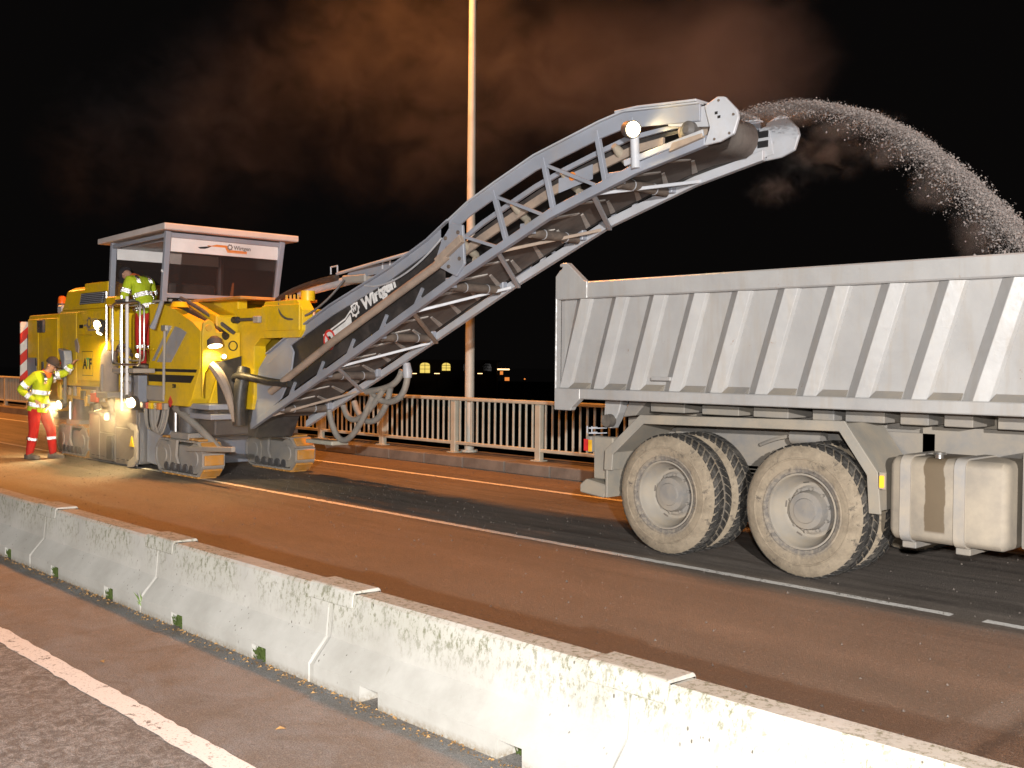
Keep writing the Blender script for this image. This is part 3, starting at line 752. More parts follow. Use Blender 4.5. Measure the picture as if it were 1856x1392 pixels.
MB().prism([(-7.06, .46), (-6.75, .43), (-6.70, .50), (-6.72, .56), (-6.98, .60), (-7.06, .54)], 7.70, 7.96).prism([(-7.06, .46), (-6.75, .43), (-6.70, .50), (-6.72, .56), (-6.98, .60), (-7.06, .54)], 7.97, 9.75).build('underrun_bumper', M['fender'], truck, bevel=0.012)
rl = MB().box((-7.02, 7.74, .86), (-6.95, 7.93, 1.02)).build('rear_lamp', M['tdust'], truck, bevel=0.01)
M['red_lens'] = plain('red_lens', (0.55, 0.03, 0.03), 0.2); M['amber_lens'] = plain('amber_lens', (0.75, 0.40, 0.03), 0.2)
MB().box((-7.035, 7.728, .875), (-6.985, 7.745, .99)).build('red_lens', M['red_lens'], rl); MB().box((-6.975, 7.728, .87), (-6.94, 7.745, .985)).build('amber_lens', M['amber_lens'], rl)
cg = MB()
for z in (1.05, 1.10): cg.tube(bez((-7.03, 7.92, z), (-7.05, 7.68, z), (-6.92, 7.68, z), (-6.90, 7.92, z), 8), .006, 5)
cg.tube([(-7.02, 7.76, 1.05), (-7.02, 7.76, 1.12)], .006, 5).tube([(-6.94, 7.74, 1.05), (-6.94, 7.74, 1.12)], .006, 5)
cg.build('lamp_cage', M['steel_light'], rl)
MB().prism([(-6.88, 1.40), (-6.66, 1.40), (-6.70, 1.26), (-6.80, 1.10), (-6.90, 1.12)], 7.86, 7.98).build('tipping_hinge', M['tbody'], truck, bevel=0.01)
MB().disc_lathe([(.0, -.03), (.062, -.03), (.065, .05), (.04, .06), (.0, .06)], (-6.80, 7.82, 1.18), 'y', 20).build('hinge_pin', M['tdark'], truck, smooth=True)
MB().prism([(-6.6, 1.38), (-6.38, 1.38), (-6.52, 1.24), (-6.68, 1.22)], 7.9, 8.3).build('tipping_bracket', M['tdust'], truck, bevel=0.008)
# --- fuel tank with straps
def tank_mat():
    t = NT('dusty_fuel_tank'); v = t.coord(); sx = t.n('ShaderNodeSeparateXYZ'); t.l(v, sx.inputs[0])
    a = t.noise(v, 3, 6, 0.65); b = t.noise(v, 30, 4, 0.7)
    c = t.mix(t.ramp(a, 0.35, 0.65), (0.26, 0.23, 0.19), (0.38, 0.325, 0.25))
    xx = t.math('ADD', sx.outputs[0], t.math('MULTIPLY', t.math('SUBTRACT', t.noise(t.coord((0, 0, 1)), 3.5, 4), 0.5), 0.10))
    d = t.math('ABSOLUTE', t.math('SUBTRACT', xx, 1.165)); z = sx.outputs[2]
    mr = t.n('ShaderNodeMapRange'); mr.inputs[1].default_value = .080; mr.inputs[2].default_value = .072; t.l(d, mr.inputs[0])
    mz = t.n('ShaderNodeMapRange'); mz.inputs[1].default_value = .50; mz.inputs[2].default_value = .52; t.l(z, mz.inputs[0])
    c = t.mix(t.math('MULTIPLY', t.math('MULTIPLY', mr.outputs[0], mz.outputs[0]), 0.9), c, (0.125, 0.09, 0.052))
    t.bsdf(c, 0.7, bump=b, bstr=0.2, bdist=0.004); return t.mat
M['tank'] = tank_mat()
def rrect(y0, y1, z0, z1, r, n=5):
    pts = []
    for cy, cz, a0 in ((y1-r, z1-r, 0), (y0+r, z1-r, 90), (y0+r, z0+r, 180), (y1-r, z0+r, 270)):
        for k in range(n+1):
            a = R_(a0+90*k/n); pts.append((cy+r*math.cos(a), cz+r*math.sin(a)))
    return pts
tm = MB(); secs = []
for x, ins in ((-3.80, .05), (-3.785, .018), (-3.75, 0), (-2.96, 0), (-2.93, .018), (-2.915, .05)):
    secs.append([(x, y, z) for y, z in rrect(7.64+ins, 8.24-ins, .42+ins, 1.06-ins, .075)])
tk = tm.loft(secs).build('fuel_tank', M['tank'], truck, smooth=True)
for x in (-3.66, -3.25):
    s_ = MB(); s_.loft([[(xx, y, z) for y, z in rrect(7.628, 8.252, .408, 1.072, .085)] for xx in (x-.04, x+.04)], True, True); s_.build('tank_strap', M['dusty_steel'], tk, smooth=True)
    MB().box((x-.05, 7.70, .36), (x+.06, 8.1, .41)).build('strap_foot', M['tdust'], tk, bevel=0.006)
MB().tube([(-3.43, 7.70, 1.06), (-3.43, 7.70, 1.085), (-3.43, 7.70, 1.09), (-3.43, 7.70, 1.105)], [.03, .03, .05, .045], 14).build('filler_cap', M['chrome'], tk, smooth=True)
MB().box((-3.82, 8.26, .55), (-2.2, 8.33, 1.26)).build('side_plate', M['tdust'], truck)
MB().box((-2.85, 7.72, .45), (-2.05, 8.25, 1.15)).build('battery_box', M['tdust'], truck, bevel=0.03, seg=2)
mk = MB().box((-3.845, 7.585, .80), (-3.795, 7.603, .93)).build('marker_base', M['fender'], truck)
MB().box((-3.838, 7.566, .812), (-3.802, 7.584, .905)).build('amber_marker', M['amber_glow'], mk, bevel=0.006)
# --- cab (past the picture edge)
cb = MB().prism([(-1.35, .95), (.95, .75), (1.05, 1.6), (.85, 2.85), (.5, 3.0), (-1.35, 3.0)], 7.62, 10.0).build('cab', M['tbody'], truck, bevel=0.05, seg=2)
MB().prism([(-.55, 1.75), (.72, 1.72), (.58, 2.6), (-.55, 2.62)], 7.605, 7.618).build('side_window', M['glass'], cb)
MB().prism_x([(7.85, 1.75), (9.8, 1.75), (9.7, 2.6), (7.95, 2.6)], 1.08, 1.09).build('windscreen', M['glass'], cb)
MB().box((.95, 7.66, .45), (1.15, 9.96, .85)).build('bumper', M['tbody'], truck, bevel=0.03)
# ------------------------------------------------------------------ cold milling machine
mill = thing('milling_machine', (-16.0, 8.15, 0), 'yellow road milling machine on crawler tracks with long grey discharge conveyor', 'milling machine')
YA, YB = 7.20, 9.10
P = lambda mb, name, mat, par=mill, **k: mb.build(name, M[mat], par, **k)
# --- main frame and drum housing
P(MB().box((-20.7, 7.50, .62), (-14.15, 8.85, 1.02)), 'main_frame', 'dark', bevel=0.02)
drum = P(MB().box((-18.05, 7.24, .06), (-16.15, 9.06, .90)), 'drum_housing', 'bare_steel', bevel=0.015)
for (a, b, z0, z1) in ((-18.04, -17.62, .045, .82), (-17.60, -16.98, .045, .50), (-17.60, -16.98, .515, .90), (-16.96, -16.17, .03, .62), (-16.96, -16.17, .635, .93)):
    P(MB().box((a, 7.205, z0), (b, 7.238, z1)), 'side_plate', 'bare_steel', drum, bevel=0.006)
P(MB().prism([(-17.25, .08), (-17.02, .08), (-17.02, .42), (-17.06, .47), (-17.21, .47), (-17.25, .42)], 7.170, 7.203), 'lifting_lug', 'dark', drum, bevel=0.006)
P(MB().prism([(-16.42, .0), (-16.22, .02), (-16.06, .14), (-16.06, .60), (-16.12, .70), (-16.34, .72), (-16.34, .62), (-16.18, .60), (-16.16, .20), (-16.42, .09)], 7.165, 7.200), 'edge_shield', 'dusty_steel', drum, bevel=0.006)
P(MB().prism([(-16.40, .34), (-16.24, .34), (-16.32, .50)], 7.190, 7.2035), 'warning_triangle', 'yellow', drum)
P(MB().box((-18.0, 7.17, .80), (-17.3, 7.235, .845)), 'step', 'dusty_steel', drum, bevel=0.008)
P(MB().box((-17.32, 7.16, .72), (-17.16, 7.203, .86)), 'plate', 'white', drum, bevel=0.006)
P(MB().prism([(-16.10, .10), (-15.55, .06), (-15.55, .55), (-15.70, .78), (-16.10, .80)], 7.35, 8.9), 'front_shield', 'steel', bevel=0.012)
for i, x in enumerate((-17.9, -17.7, -17.5, -17.3, -17.1, -16.9, -16.7, -16.5)):
    P(MB().prism_x([(7.192, .10), (7.204, .10), (7.204, .118), (7.192, .118)], x, x+.10), 'bolt_strip', 'dark', drum)
# --- rear box
rear = P(MB().box((-21.0, YA+.02, .98), (-19.42, YB-.02, 2.56)), 'rear_housing', 'yellow', bevel=0.05, seg=2)
P(MB().box((-20.96, YA-.005, 1.05), (-20.42, YA+.018, 2.48)), 'side_door', 'yellow', rear, bevel=0.008)
P(MB().box((-20.40, YA-.005, 1.05), (-19.46, YA+.018, 2.48)), 'side_door', 'yellow', rear, bevel=0.008)
P(MB().box((-20.20, YA-.03, 1.50), (-20.12, YA-.006, 1.68)), 'door_handle', 'dark', rear, bevel=0.005)
P(MB().box((-20.52, YA-.03, 1.60), (-20.46, YA-.006, 1.74)), 'door_handle', 'dark', rear, bevel=0.005)
P(MB().box((-20.34, YA-.06, 2.22), (-20.04, YA-.006, 2.46)), 'work_lamp_box', 'dark', rear, bevel=0.012)
P(MB().disc_lathe([(.05, -.01), (.04, -.015), (.0, -.015)], (-20.2, YA-.06, 2.34), 'y', 16), 'lamp_lens', 'chrome', rear)
P(MB().box((-20.95, YA-.012, 1.0), (-20.5, YA-.008, 1.75)), 'grey_door_patch', 'steel', rear)
P(MB().box((-20.2, YA+.03, .78), (-19.45, 8.9, .975)), 'counterweight', 'yellow', bevel=0.02)
P(MB().box((-20.1, 7.8, 2.562), (-19.6, 8.4, 2.68)), 'roof_box', 'yellow', rear, bevel=0.03, seg=2)
P(MB().box((-19.72, YA+.08, 2.56), (-19.50, YA+.3, 2.72)), 'mirror_housing', 'steel_light', rear, bevel=0.05, seg=3)
# amber rotating beacon
P(MB().tube([(-20.05, 7.5, 2.57), (-20.05, 7.5, 2.70), (-20.05, 7.5, 2.71), (-20.05, 7.5, 2.77)], [.03, .03, .085, .085], 14), 'beacon_base', 'dark', rear, smooth=True)
M['beacon'] = plain('amber_beacon_lens', (0.75, 0.16, 0.02), 0.25)
P(MB().tube([(-20.05, 7.5, 2.771), (-20.05, 7.5, 2.86), (-20.05, 7.5, 2.90), (-20.05, 7.5, 2.915)], [.078, .074, .06, .02], 14), 'amber_beacon', 'beacon', rear, smooth=True)
# red and white chevron board at the tail
def stripes():
    t = NT('red_white_chevrons'); v = t.coord(); sx = t.n('ShaderNodeSeparateXYZ'); t.l(v, sx.inputs[0])
    d = t.math('ADD', t.math('MULTIPLY', sx.outputs[1], -1.0), sx.outputs[2]); fr = t.math('FRACT', t.math('MULTIPLY', d, 2.45))
    f = t.math('GREATER_THAN', fr, 0.5); n = t.noise(v, 12, 4)
    c = t.mix(f, t.mix(t.ramp(n, .3, .7), (0.74, 0.70, 0.64), (0.82, 0.79, 0.74)), (0.68, 0.05, 0.035)); t.bsdf(c, 0.4); return t.mat
M['stripes'] = stripes()
tb = P(MB().box((-21.12, 7.10, 1.27), (-21.08, 7.30, 2.44)), 'chevron_board', 'stripes', bevel=0.004)
P(MB().box((-21.078, 7.22, 1.5), (-20.99, 7.28, 2.2)), 'board_bracket', 'dark', tb)
# --- engine hood
hood = P(MB().box((-19.40, YA+.02, 1.26), (-17.22, YB-.02, 2.60)), 'engine_hood', 'yellow', bevel=0.03, seg=2)
hs = MB(); lo_ = [(-19.39, YA+.03), (-17.23, YA+.03), (-17.23, YB-.03), (-19.39, YB-.03)]; md = [(-19.33, YA+.05), (-17.24, YA+.05), (-17.24, YB-.05), (-19.33, YB-.05)]; hi_ = [(-19.25, YA+.09), (-17.26, YA+.09), (-17.26, YB-.09), (-19.25, YB-.09)]
hs.loft([[(x, y, 2.602) for x, y in lo_], [(x, y, 2.68) for x, y in md], [(x, y, 2.95) for x, y in hi_], [(x*.92+.08*-18.2, (y-8.15)*.86+8.15, 3.02) for x, y in hi_]])
P(hs, 'hood_top', 'yellow', hood, bevel=0.03, seg=2)
P(MB().box((-18.40, 7.262, 2.87), (-17.40, 7.60, 3.05)), 'air_intake', 'yellow', hood, bevel=0.03, seg=2)
# louvre on the sloping hood side
lv = MB()
for k in range(6):
    z = 2.70+k*.032; y = YA+.05+(z-2.68)*.04/.27-.020
    lv.bar((-18.50, y, z), (-17.55, y, z), .04, .012)
P(lv, 'louvre_slat', 'steel', hood)
P(MB().prism_x([(YA+.046, 2.684), (YA+.074, 2.88), (YA+.066, 2.884), (YA+.036, 2.69)], -18.54, -17.50), 'louvre_back', 'dark', hood)
P(MB().box((-18.55, YA-.006, 1.36), (-17.30, YA+.018, 2.14)), 'side_door', 'yellow', hood, bevel=0.008)
P(MB().box((-18.55, YA-.004, 2.16), (-17.30, YA+.018, 2.56)), 'side_door', 'yellow', hood, bevel=0.008)
P(MB().box((-19.36, YA-.004, 1.30), (-18.60, YA+.018, 2.56)), 'side_door', 'yellow', hood, bevel=0.008)
P(MB().prism([(-18.62, 2.05), (-18.52, 2.10), (-18.42, 1.96), (-18.44, 1.84), (-18.55, 1.86)], YA-.03, YA-.007), 'door_handle', 'tan_tube', hood, bevel=0.008)
P(MB().box((-18.31, YA-.010, 1.46), (-17.87, YA-.007, 1.86)), 'badge_plate', 'yellow', hood)
P(MB().box((-18.32, YA-.0085, 1.45), (-17.86, YA-.0065, 1.87)), 'badge_border', 'black_print', hood)
text_mesh('A', .25, (1, 0, 0), (0, 0, 1), (-18.27, YA-.0125, 1.57), 'lettering', M['black_print'], hood, bold=.006)
text_mesh('T', .19, (1, 0, 0), (0, 0, 1), (-18.12, YA-.0125, 1.62), 'lettering', M['green_print'], hood, bold=.008)
text_mesh('F', .25, (1, 0, 0), (0, 0, 1), (-18.01, YA-.0125, 1.57), 'lettering', M['black_print'], hood, bold=.008)
def gear(cx, cz, r, y, name, mat, par, teeth=8, th=.004):
    m = MB(); n = teeth*4; vs = []
    for k in range(n):
        a = 2*math.pi*k/n+.2; ro = r*(1.22 if k % 4 in (0, 1) else 1.0)
        vs += [(cx+ro*math.cos(a), y, cz+ro*math.sin(a)), (cx+r*.72*math.cos(a), y, cz+r*.72*math.sin(a))]
    m.add(vs, [(2*k, 2*k+1, 2*((k+1) % n)+1, 2*((k+1) % n)) for k in range(n)])
    return m.build(name, M[mat], par, fix=False)
gear(-18.02, 2.36, .085, YA-.0075, 'gear_emblem', 'grey_print', hood)
text_mesh('Wirtgen', .17, (1, 0, 0), (0, 0, 1), (-17.90, YA-.0075, 2.31), 'lettering', M['tan_tube'], hood, bold=.003)
P(MB().prism([(-18.25, 2.30), (-18.12, 2.30), (-18.06, 2.22), (-17.4, 2.22), (-17.4, 2.25), (-18.04, 2.25), (-18.10, 2.33), (-18.25, 2.33)], YA-.0075, YA-.0055), 'emblem_line', 'tan_tube', hood)
P(MB().box((-18.45, YA-.0075, 2.27), (-18.28, YA-.0055, 2.33)), 'decal', 'black_print', hood)
# clutter strip under the hood
P(MB().box((-19.4, YA+.06, 1.02), (-17.2, YB-.06, 1.255)), 'lower_panel', 'yellow_dirty', bevel=0.01)
P(MB().box((-19.38, YA+.04, 1.21), (-17.25, YA+.062, 1.262)), 'dark_seam', 'dark')
rr = random.Random(21)
for k in range(13):
    x = -19.3+k*.165; wd = rr.uniform(.07, .15); h = rr.uniform(.08, .2); z = rr.uniform(.90, 1.10)
    P(MB().box((x, YA+.0+rr.uniform(0, .03), z), (x+wd, YA+.09, z+h)), 'valve_block', rr.choice(['yellow_dirty', 'dusty_steel', 'dark', 'dusty_steel', 'tan_tube']), bevel=0.008)
P(MB().box((-18.0, YA+.0, 1.0), (-17.75, YA+.06, 1.16)), 'red_box', 'red_print', bevel=0.01)
# ground operator panel on a stalk
cp = P(MB().tube([(-18.80, 7.08, .95), (-18.80, 7.08, 1.72)], .035, 8), 'panel_stalk', 'dark')
P(MB().prism([(-18.98, 1.92), (-18.70, 1.88), (-18.66, 1.72), (-18.72, 1.46), (-18.84, 1.46), (-18.84, 1.70)], 7.02, 7.16), 'operator_panel', 'steel', cp, bevel=0.012)
P(MB().disc_lathe([(.02, -.02), (.012, -.03), (0, -.03)], (-18.78, 7.02, 1.66), 'y', 10), 'stop_button', 'red_print', cp)
# --- tan lift column beside the ladder
P(MB().loft([[(-17.25+r*math.cos(a), 7.22+r*math.sin(a), z) for a in [k*math.pi/7 for k in range(14)]] for z, r in ((1.20, .15), (1.55, .15), (1.80, .13), (1.98, .06))]), 'lift_column', 'tan_tube', smooth=True)
P(MB().tube([(-17.2, 7.08, 1.2), (-17.2, 7.08, 1.65)], .02, 8), 'gauge_rod', 'dusty_steel')
P(MB().box((-17.40, 7.06, 1.10), (-16.95, 7.36, 1.195)), 'column_foot', 'dusty_steel', bevel=0.012)
P(MB().box((-17.12, 7.12, 1.88), (-16.86, 7.3, 2.05)), 'yellow_bracket', 'yellow', bevel=0.012)
P(MB().tube([(-16.95, 7.12, 1.05), (-16.85, 7.10, .95), (-16.82, 7.09, .86)], .045, 8), 'hydraulic_hose', 'dusty_steel', smooth=True)
# --- ladder bay: recessed wall, platform, rails
P(MB().box((-17.215, 7.95, 1.03), (-15.73, 8.02, 2.62)), 'bay_wall', 'yellow', bevel=0.01)
P(MB().box((-17.2, 7.23, 1.50), (-15.73, 7.945, 1.585)), 'operator_platform', 'dusty_steel', bevel=0.01)
P(MB().box((-16.50, 7.15, 1.04), (-15.97, 7.30, 1.495)), 'ladder_back', 'steel', bevel=0.01)
P(MB().box((-16.42, 7.10, 1.22), (-16.18, 7.148, 1.46)), 'plate_box', 'steel_light', bevel=0.01)
P(MB().box((-16.25, 6.84, 1.53), (-15.45, 7.185, 1.60)), 'outer_step', 'dusty_steel', bevel=0.01)
lad = P(MB().tube([(-15.88, 6.84, .95), (-15.88, 6.84, 2.72)], .020, 8), 'ladder_rail', 'chrome', smooth=True)
P(MB().tube([(-15.68, 6.84, 1.20), (-15.68, 6.84, 2.70)], .026, 8), 'ladder_rail', 'white', smooth=True)
for z in (1.15, 1.40, 1.65, 1.74): P(MB().tube([(-15.94, 6.86, z), (-15.62, 6.86, z)], .017, 6), 'ladder_rung', 'dusty_steel')
def ring(x0, x1, z0, z1, y, r=.019):
    c = .08
    return MB().tube([(x0+c, y, z1), (x1-c, y, z1), (x1-.02, y, z1-.02), (x1, y, z1-c), (x1, y, z0+c), (x1-.02, y, z0+.02), (x1-c, y, z0), (x0+c, y, z0), (x0+.02, y, z0+.02), (x0, y, z0+c), (x0, y, z1-c), (x0+.02, y, z1-.02), (x0+c, y, z1)], r, 8)
P(ring(-16.12, -15.14, 1.66, 2.60, 6.80), 'hand_rail', 'chrome', smooth=True)
P(ring(-16.06, -15.22, 1.72, 2.56, 6.90, .015), 'hand_rail', 'chrome', smooth=True)
P(MB().tube([(-17.12, 7.12, 1.9), (-17.12, 7.12, 2.85)], .018, 8), 'hand_rail', 'chrome')
P(MB().box((-16.05, 6.80, 2.62), (-15.75, 7.02, 2.67)), 'control_console', 'dark', bevel=0.015)
P(MB().box((-16.75, 6.95, 2.60), (-16.35, 7.15, 2.74)), 'console_box', 'yellow', bevel=0.02)
P(MB().tube(bez((-16.75, 7.10, 1.72), (-16.6, 7.0, 1.9), (-16.3, 7.05, 1.95), (-16.1, 7.1, 1.80)), .03, 6), 'cable_loop', 'tan_tube', smooth=True)
P(MB().tube(bez((-16.7, 7.12, 1.80), (-16.5, 7.02, 2.02), (-16.3, 7.05, 2.02), (-16.15, 7.1, 1.86)), .025, 6), 'cable_loop', 'tan_tube', smooth=True)
# --- front tank
fp = [(-15.72, 1.05), (-14.42, 1.05), (-14.30, 1.16), (-14.04, 1.62), (-14.02, 2.16), (-14.28, 2.30), (-14.85, 2.50), (-15.30, 2.60), (-15.72, 2.60)]
tankp = P(MB().prism(fp, YA, YA+.30), 'side_tank', 'yellow', bevel=0.015, seg=2)
P(MB().prism(fp, YB-.30, YB), 'side_tank', 'yellow', bevel=0.015, seg=2)
P(MB().prism([(-15.72, 1.05), (-14.35, 1.05), (-14.12, 1.5), (-14.12, 2.40), (-14.9, 2.62), (-15.72, 2.62)], YA+.302, YB-.302), 'front_body', 'yellow', bevel=0.02)
P(MB().prism([(-15.72, 1.555), (-14.16, 1.555), (-14.12, 1.60), (-15.72, 1.60)], YA-.003, YA+.004), 'black_stripe', 'black_print', tankp)
P(MB().prism([(-15.72, 1.40), (-14.32, 1.40), (-14.20, 1.51), (-15.72, 1.51)], YA-.003, YA+.004), 'black_stripe', 'black_print', tankp)
P(MB().prism([(-15.43, 1.70), (-14.95, 1.70), (-14.45, 2.14), (-14.62, 2.20), (-14.82, 2.24)], YA-.0032, YA+.003), 'worn_decal', 'grey_decal', tankp)
P(MB().prism([(-15.60, 1.72), (-15.50, 1.72), (-14.93, 2.24), (-15.02, 2.26)], YA-.0032, YA+.003), 'worn_decal', 'grey_decal', tankp)
text_mesh('220', .075, (1, 0, 0), (0, 0, 1), (-14.90, YA-.003, 1.32), 'lettering', M['black_print'], tankp, bold=.004)
P(MB().prism([(-15.05, 1.10), (-14.97, 1.02), (-14.89, 1.10), (-14.97, 1.20)], YA-.003, YA+.003), 'warning_diamond', 'red_print', tankp)
P(MB().tube([(-15.13, 7.17, 1.20), (-15.13, 7.17, 1.55), (-15.10, 7.17, 2.20)], .022, 8), 'level_rod', 'dusty_steel', smooth=True)
P(MB().box((-15.17, 7.14, 2.17), (-15.04, 7.2, 2.26)), 'rod_clip', 'chrome', bevel=0.008)
P(MB().tube([(-15.95, 7.16, 1.90), (-15.45, 7.16, 1.90)], .012, 6), 'handle_bar', 'yellow')
P(MB().box((-15.75, YA-.03, 1.10), (-15.15, YA+.01, 1.34)), 'valve_cover', 'dusty_steel', bevel=0.02)
for k in range(6):
    P(MB().box((-15.8+k*.14, 7.10+.02*(k % 2), .98), (-15.7+k*.14, 7.19, 1.08)), 'hydraulic_fitting', ['chrome', 'red_print', 'yellow', 'chrome', 'orange_print', 'dusty_steel'][k], bevel=0.01)
P(MB().tube([(-14.72, YA+.02, 2.52), (-14.72, YA+.02, 2.60)], [.14, .10], 16), 'filler_neck', 'yellow', smooth=True)
P(MB().tube(bez((-15.30, 7.36, 2.66), (-14.95, 7.30, 2.60), (-14.6, 7.42, 2.42), (-13.93, 7.56, 2.08), 16), .055, 10), 'cable_bundle', 'black_hose', smooth=True)
P(MB().tube(bez((-15.25, 7.40, 2.72), (-14.9, 7.34, 2.68), (-14.5, 7.48, 2.50), (-13.90, 7.66, 2.14), 16), .030, 8), 'cable_bundle', 'dark', smooth=True)
# --- front plate with work lamp
fpl = P(MB().prism_x([(7.20, 1.20), (7.24, 1.55), (7.38, 1.72), (7.80, 1.74), (7.80, 2.15), (7.42, 2.15), (7.38, 2.28), (7.30, 2.33), (7.22, 2.28), (7.20, 2.12)], -14.02, -13.96), 'front_plate', 'yellow', bevel=0.008)
P(MB().disc_lathe([(.0, .0), (.06, .0), (.06, .012), (.075, .012), (.075, .0)], (-13.962, 7.68, 1.95), 'x', 20), 'pipe_port', 'black_print', fpl)
P(MB().disc_lathe([(.0, .02), (.045, .02), (.05, .0)], (-13.962, 7.29, 2.20), 'x', 16), 'pivot_bolt', 'yellow_dirty', fpl)
def work_lamp(name, p, d, r, par, mat='glow', depth=.12):
    p, d = Vector(p), Vector(d).normalized()
    h = P(MB().tube([p-d*depth, p-d*depth*.6, p, p+d*.02], [r*.55, r*1.05, r*1.12, r*1.16], 16), name, 'dark', par, smooth=True)
    a = d.cross(Vector((0, 0, 1))).normalized(); b = a.cross(d)
    m = MB(); m.add([p+d*.023+(a*math.cos(2*math.pi*k/16)+b*math.sin(2*math.pi*k/16))*r for k in range(16)], [tuple(range(16))])
    l = m.build('lamp_glass', M[mat], h if par is mill else par, fix=False)
    return h
work_lamp('work_lamp', (-13.84, 7.33, 1.96), (.35, -.05, -1), .10, mill)
lamp('front_work_light', 'SPOT', (-13.82, 7.33, 1.90), 60, HALOGEN, (-13.9, 7.25, .5), .05, 140, .5)
work_lamp('round_lamp', (-13.90, 7.50, 1.79), (1, -.1, .1), .035, mill, 'glow_soft')
# --- portal carrying the conveyor
portal = P(MB().prism([(-14.10, 2.50), (-14.05, 1.20), (-13.98, 1.02), (-13.66, 1.02), (-13.60, 1.20), (-13.60, 1.95), (-13.42, 2.06), (-12.42, 2.06), (-12.32, 2.16), (-12.32, 2.44), (-12.45, 2.58), (-13.30, 2.58), (-13.36, 2.50)], 7.82, 8.02), 'portal_frame', 'yellow', bevel=0.012, seg=2)
P(MB().prism([(-14.10, 2.50), (-14.05, 1.20), (-13.98, 1.02), (-13.66, 1.02), (-13.60, 1.20), (-13.60, 1.95), (-13.42, 2.06), (-12.9, 2.06), (-12.9, 2.50)], 8.72, 8.92), 'portal_frame', 'yellow', bevel=0.012, seg=2)
P(MB().box((-14.06, 8.022, 2.25), (-12.45, 8.718, 2.46)), 'portal_beam', 'yellow', portal, bevel=0.01)
P(MB().box((-15.2, 7.84, 2.36), (-14.102, 8.0, 2.64)), 'upper_beam', 'yellow', portal, bevel=0.012)
P(MB().box((-13.345, 7.795, 2.16), (-12.36, 7.818, 2.52)), 'portal_cheek', 'yellow', portal, bevel=0.006)
P(MB().tube([(-14.72, 7.78, 2.34), (-14.0, 7.78, 2.335)], .05, 12), 'slew_cylinder', 'rubber', portal, smooth=True)
P(MB().tube([(-14.0, 7.78, 2.335), (-13.48, 7.78, 2.335)], .024, 10), 'cylinder_rod', 'dark', portal, smooth=True)
P(MB().box((-13.52, 7.75, 2.28), (-13.37, 7.815, 2.38)), 'rod_end', 'dusty_steel', portal, bevel=0.01)
P(MB().box((-15.3, 7.6, 2.625), (-13.6, 8.9, 2.665)), 'deck_plate', 'orange_pad', bevel=0.006)
P(MB().tube([(-12.62, 8.1, 2.58), (-12.62, 8.1, 2.72)], [.10, .10], 12), 'mast_pivot', 'yellow', portal, smooth=True)
for k in range(4): P(MB().tube([(-12.85+.1*k, 7.9, 2.585), (-12.85+.1*k, 7.9, 2.66)], .018, 6), 'grease_fitting', 'yellow_dirty', portal)
# suspension arm, rods and hoses
arm = P(MB().tube([(-13.25, 8.38, 2.73), (-11.95, 8.38, 2.86)], .065, 12), 'suspension_arm', 'steel_light', smooth=True)
P(MB().box((-12.1, 8.30, 2.80), (-11.55, 8.46, 2.92)), 'arm_head', 'dusty_steel', arm, bevel=0.02)
P(MB().prism([(-12.05, 2.86), (-11.3, 2.90), (-10.75, 3.05), (-11.9, 3.0)], 8.32, 8.36), 'arm_plate', 'steel', arm)
P(MB().tube([(-12.2, 8.3, 2.95), (-9.5, 7.95, 3.14)], .022, 8), 'stay_rod', 'steel_light', arm)
P(MB().tube([(-12.2, 8.5, 2.95), (-9.7, 8.8, 3.20)], .022, 8), 'stay_rod', 'steel_light', arm)
for x in (-12.35, -11.15): P(MB().tube([(x, 8.3, 2.95), (x, 8.3, 3.05), (x+.16, 8.3, 3.06), (x+.16, 8.3, 2.96)], .012, 6), 'grab_handle', 'steel_light', arm)
P(MB().tube(bez((-13.6, 8.2, 2.62), (-13.35, 8.2, 2.72), (-13.1, 8.25, 2.82), (-12.2, 8.3, 2.90)), .045, 8), 'hydraulic_hose', 'black_hose', arm, smooth=True)
P(MB().tube(bez((-12.95, 7.85, 2.60), (-12.9, 7.72, 2.2), (-12.1, 7.75, 2.15), (-11.95, 8.25, 2.85), 18), .016, 6), 'cable', 'dark', arm, smooth=True)
P(MB().tube(bez((-12.3, 8.0, 2.42), (-12.2, 7.9, 2.33), (-12.1, 7.9, 2.25), (-11.9, 8.0, 2.18)), .016, 6), 'cable', 'steel_light', arm, smooth=True)
# --- dark primary conveyor mouth, curtains and hoses at the front
P(MB().prism([(-14.15, .60), (-13.95, .58), (-13.72, .95), (-13.85, 1.72), (-14.15, 1.72)], 8.03, 8.70), 'conveyor_mouth', 'rubber', bevel=0.015)
P(MB().loft([[(x, y, z) for x, y, z in q] for q in ([(-13.94, 7.40, 1.70), (-13.94, 7.80, 1.80), (-13.92, 7.80, 1.80), (-13.92, 7.40, 1.70)], [(-14.02, 7.48, .95), (-13.99, 7.80, .80), (-13.97, 7.80, .80), (-14.0, 7.48, .95)])]), 'rubber_curtain', 'rubber')
P(MB().tube(bez((-13.95, 7.32, 1.68), (-13.85, 7.42, 1.55), (-13.84, 7.55, 1.35), (-13.80, 7.62, .85), 14), [.055, .06, .065, .07, .075, .075, .075, .07, .07, .065, .06, .055, .05, .045, .04], 8), 'dust_hose', 'tan_tube', smooth=True)
P(MB().tube(bez((-13.80, 7.78, 1.62), (-13.75, 7.70, 1.4), (-13.78, 7.66, 1.1), (-13.80, 7.70, .80), 14), .10, 10), 'ribbed_hose', 'black_hose', smooth=True)
P(MB().tube(bez((-14.0, 7.72, 1.44), (-13.8, 7.62, 1.62), (-13.3, 7.70, 1.42), (-12.65, 7.84, 1.42), 14), .055, 10), 'ribbed_hose', 'black_hose', smooth=True)
P(MB().box((-14.5, 7.25, 1.02), (-13.85, 7.70, 1.10)), 'front_step', 'steel', bevel=0.01)
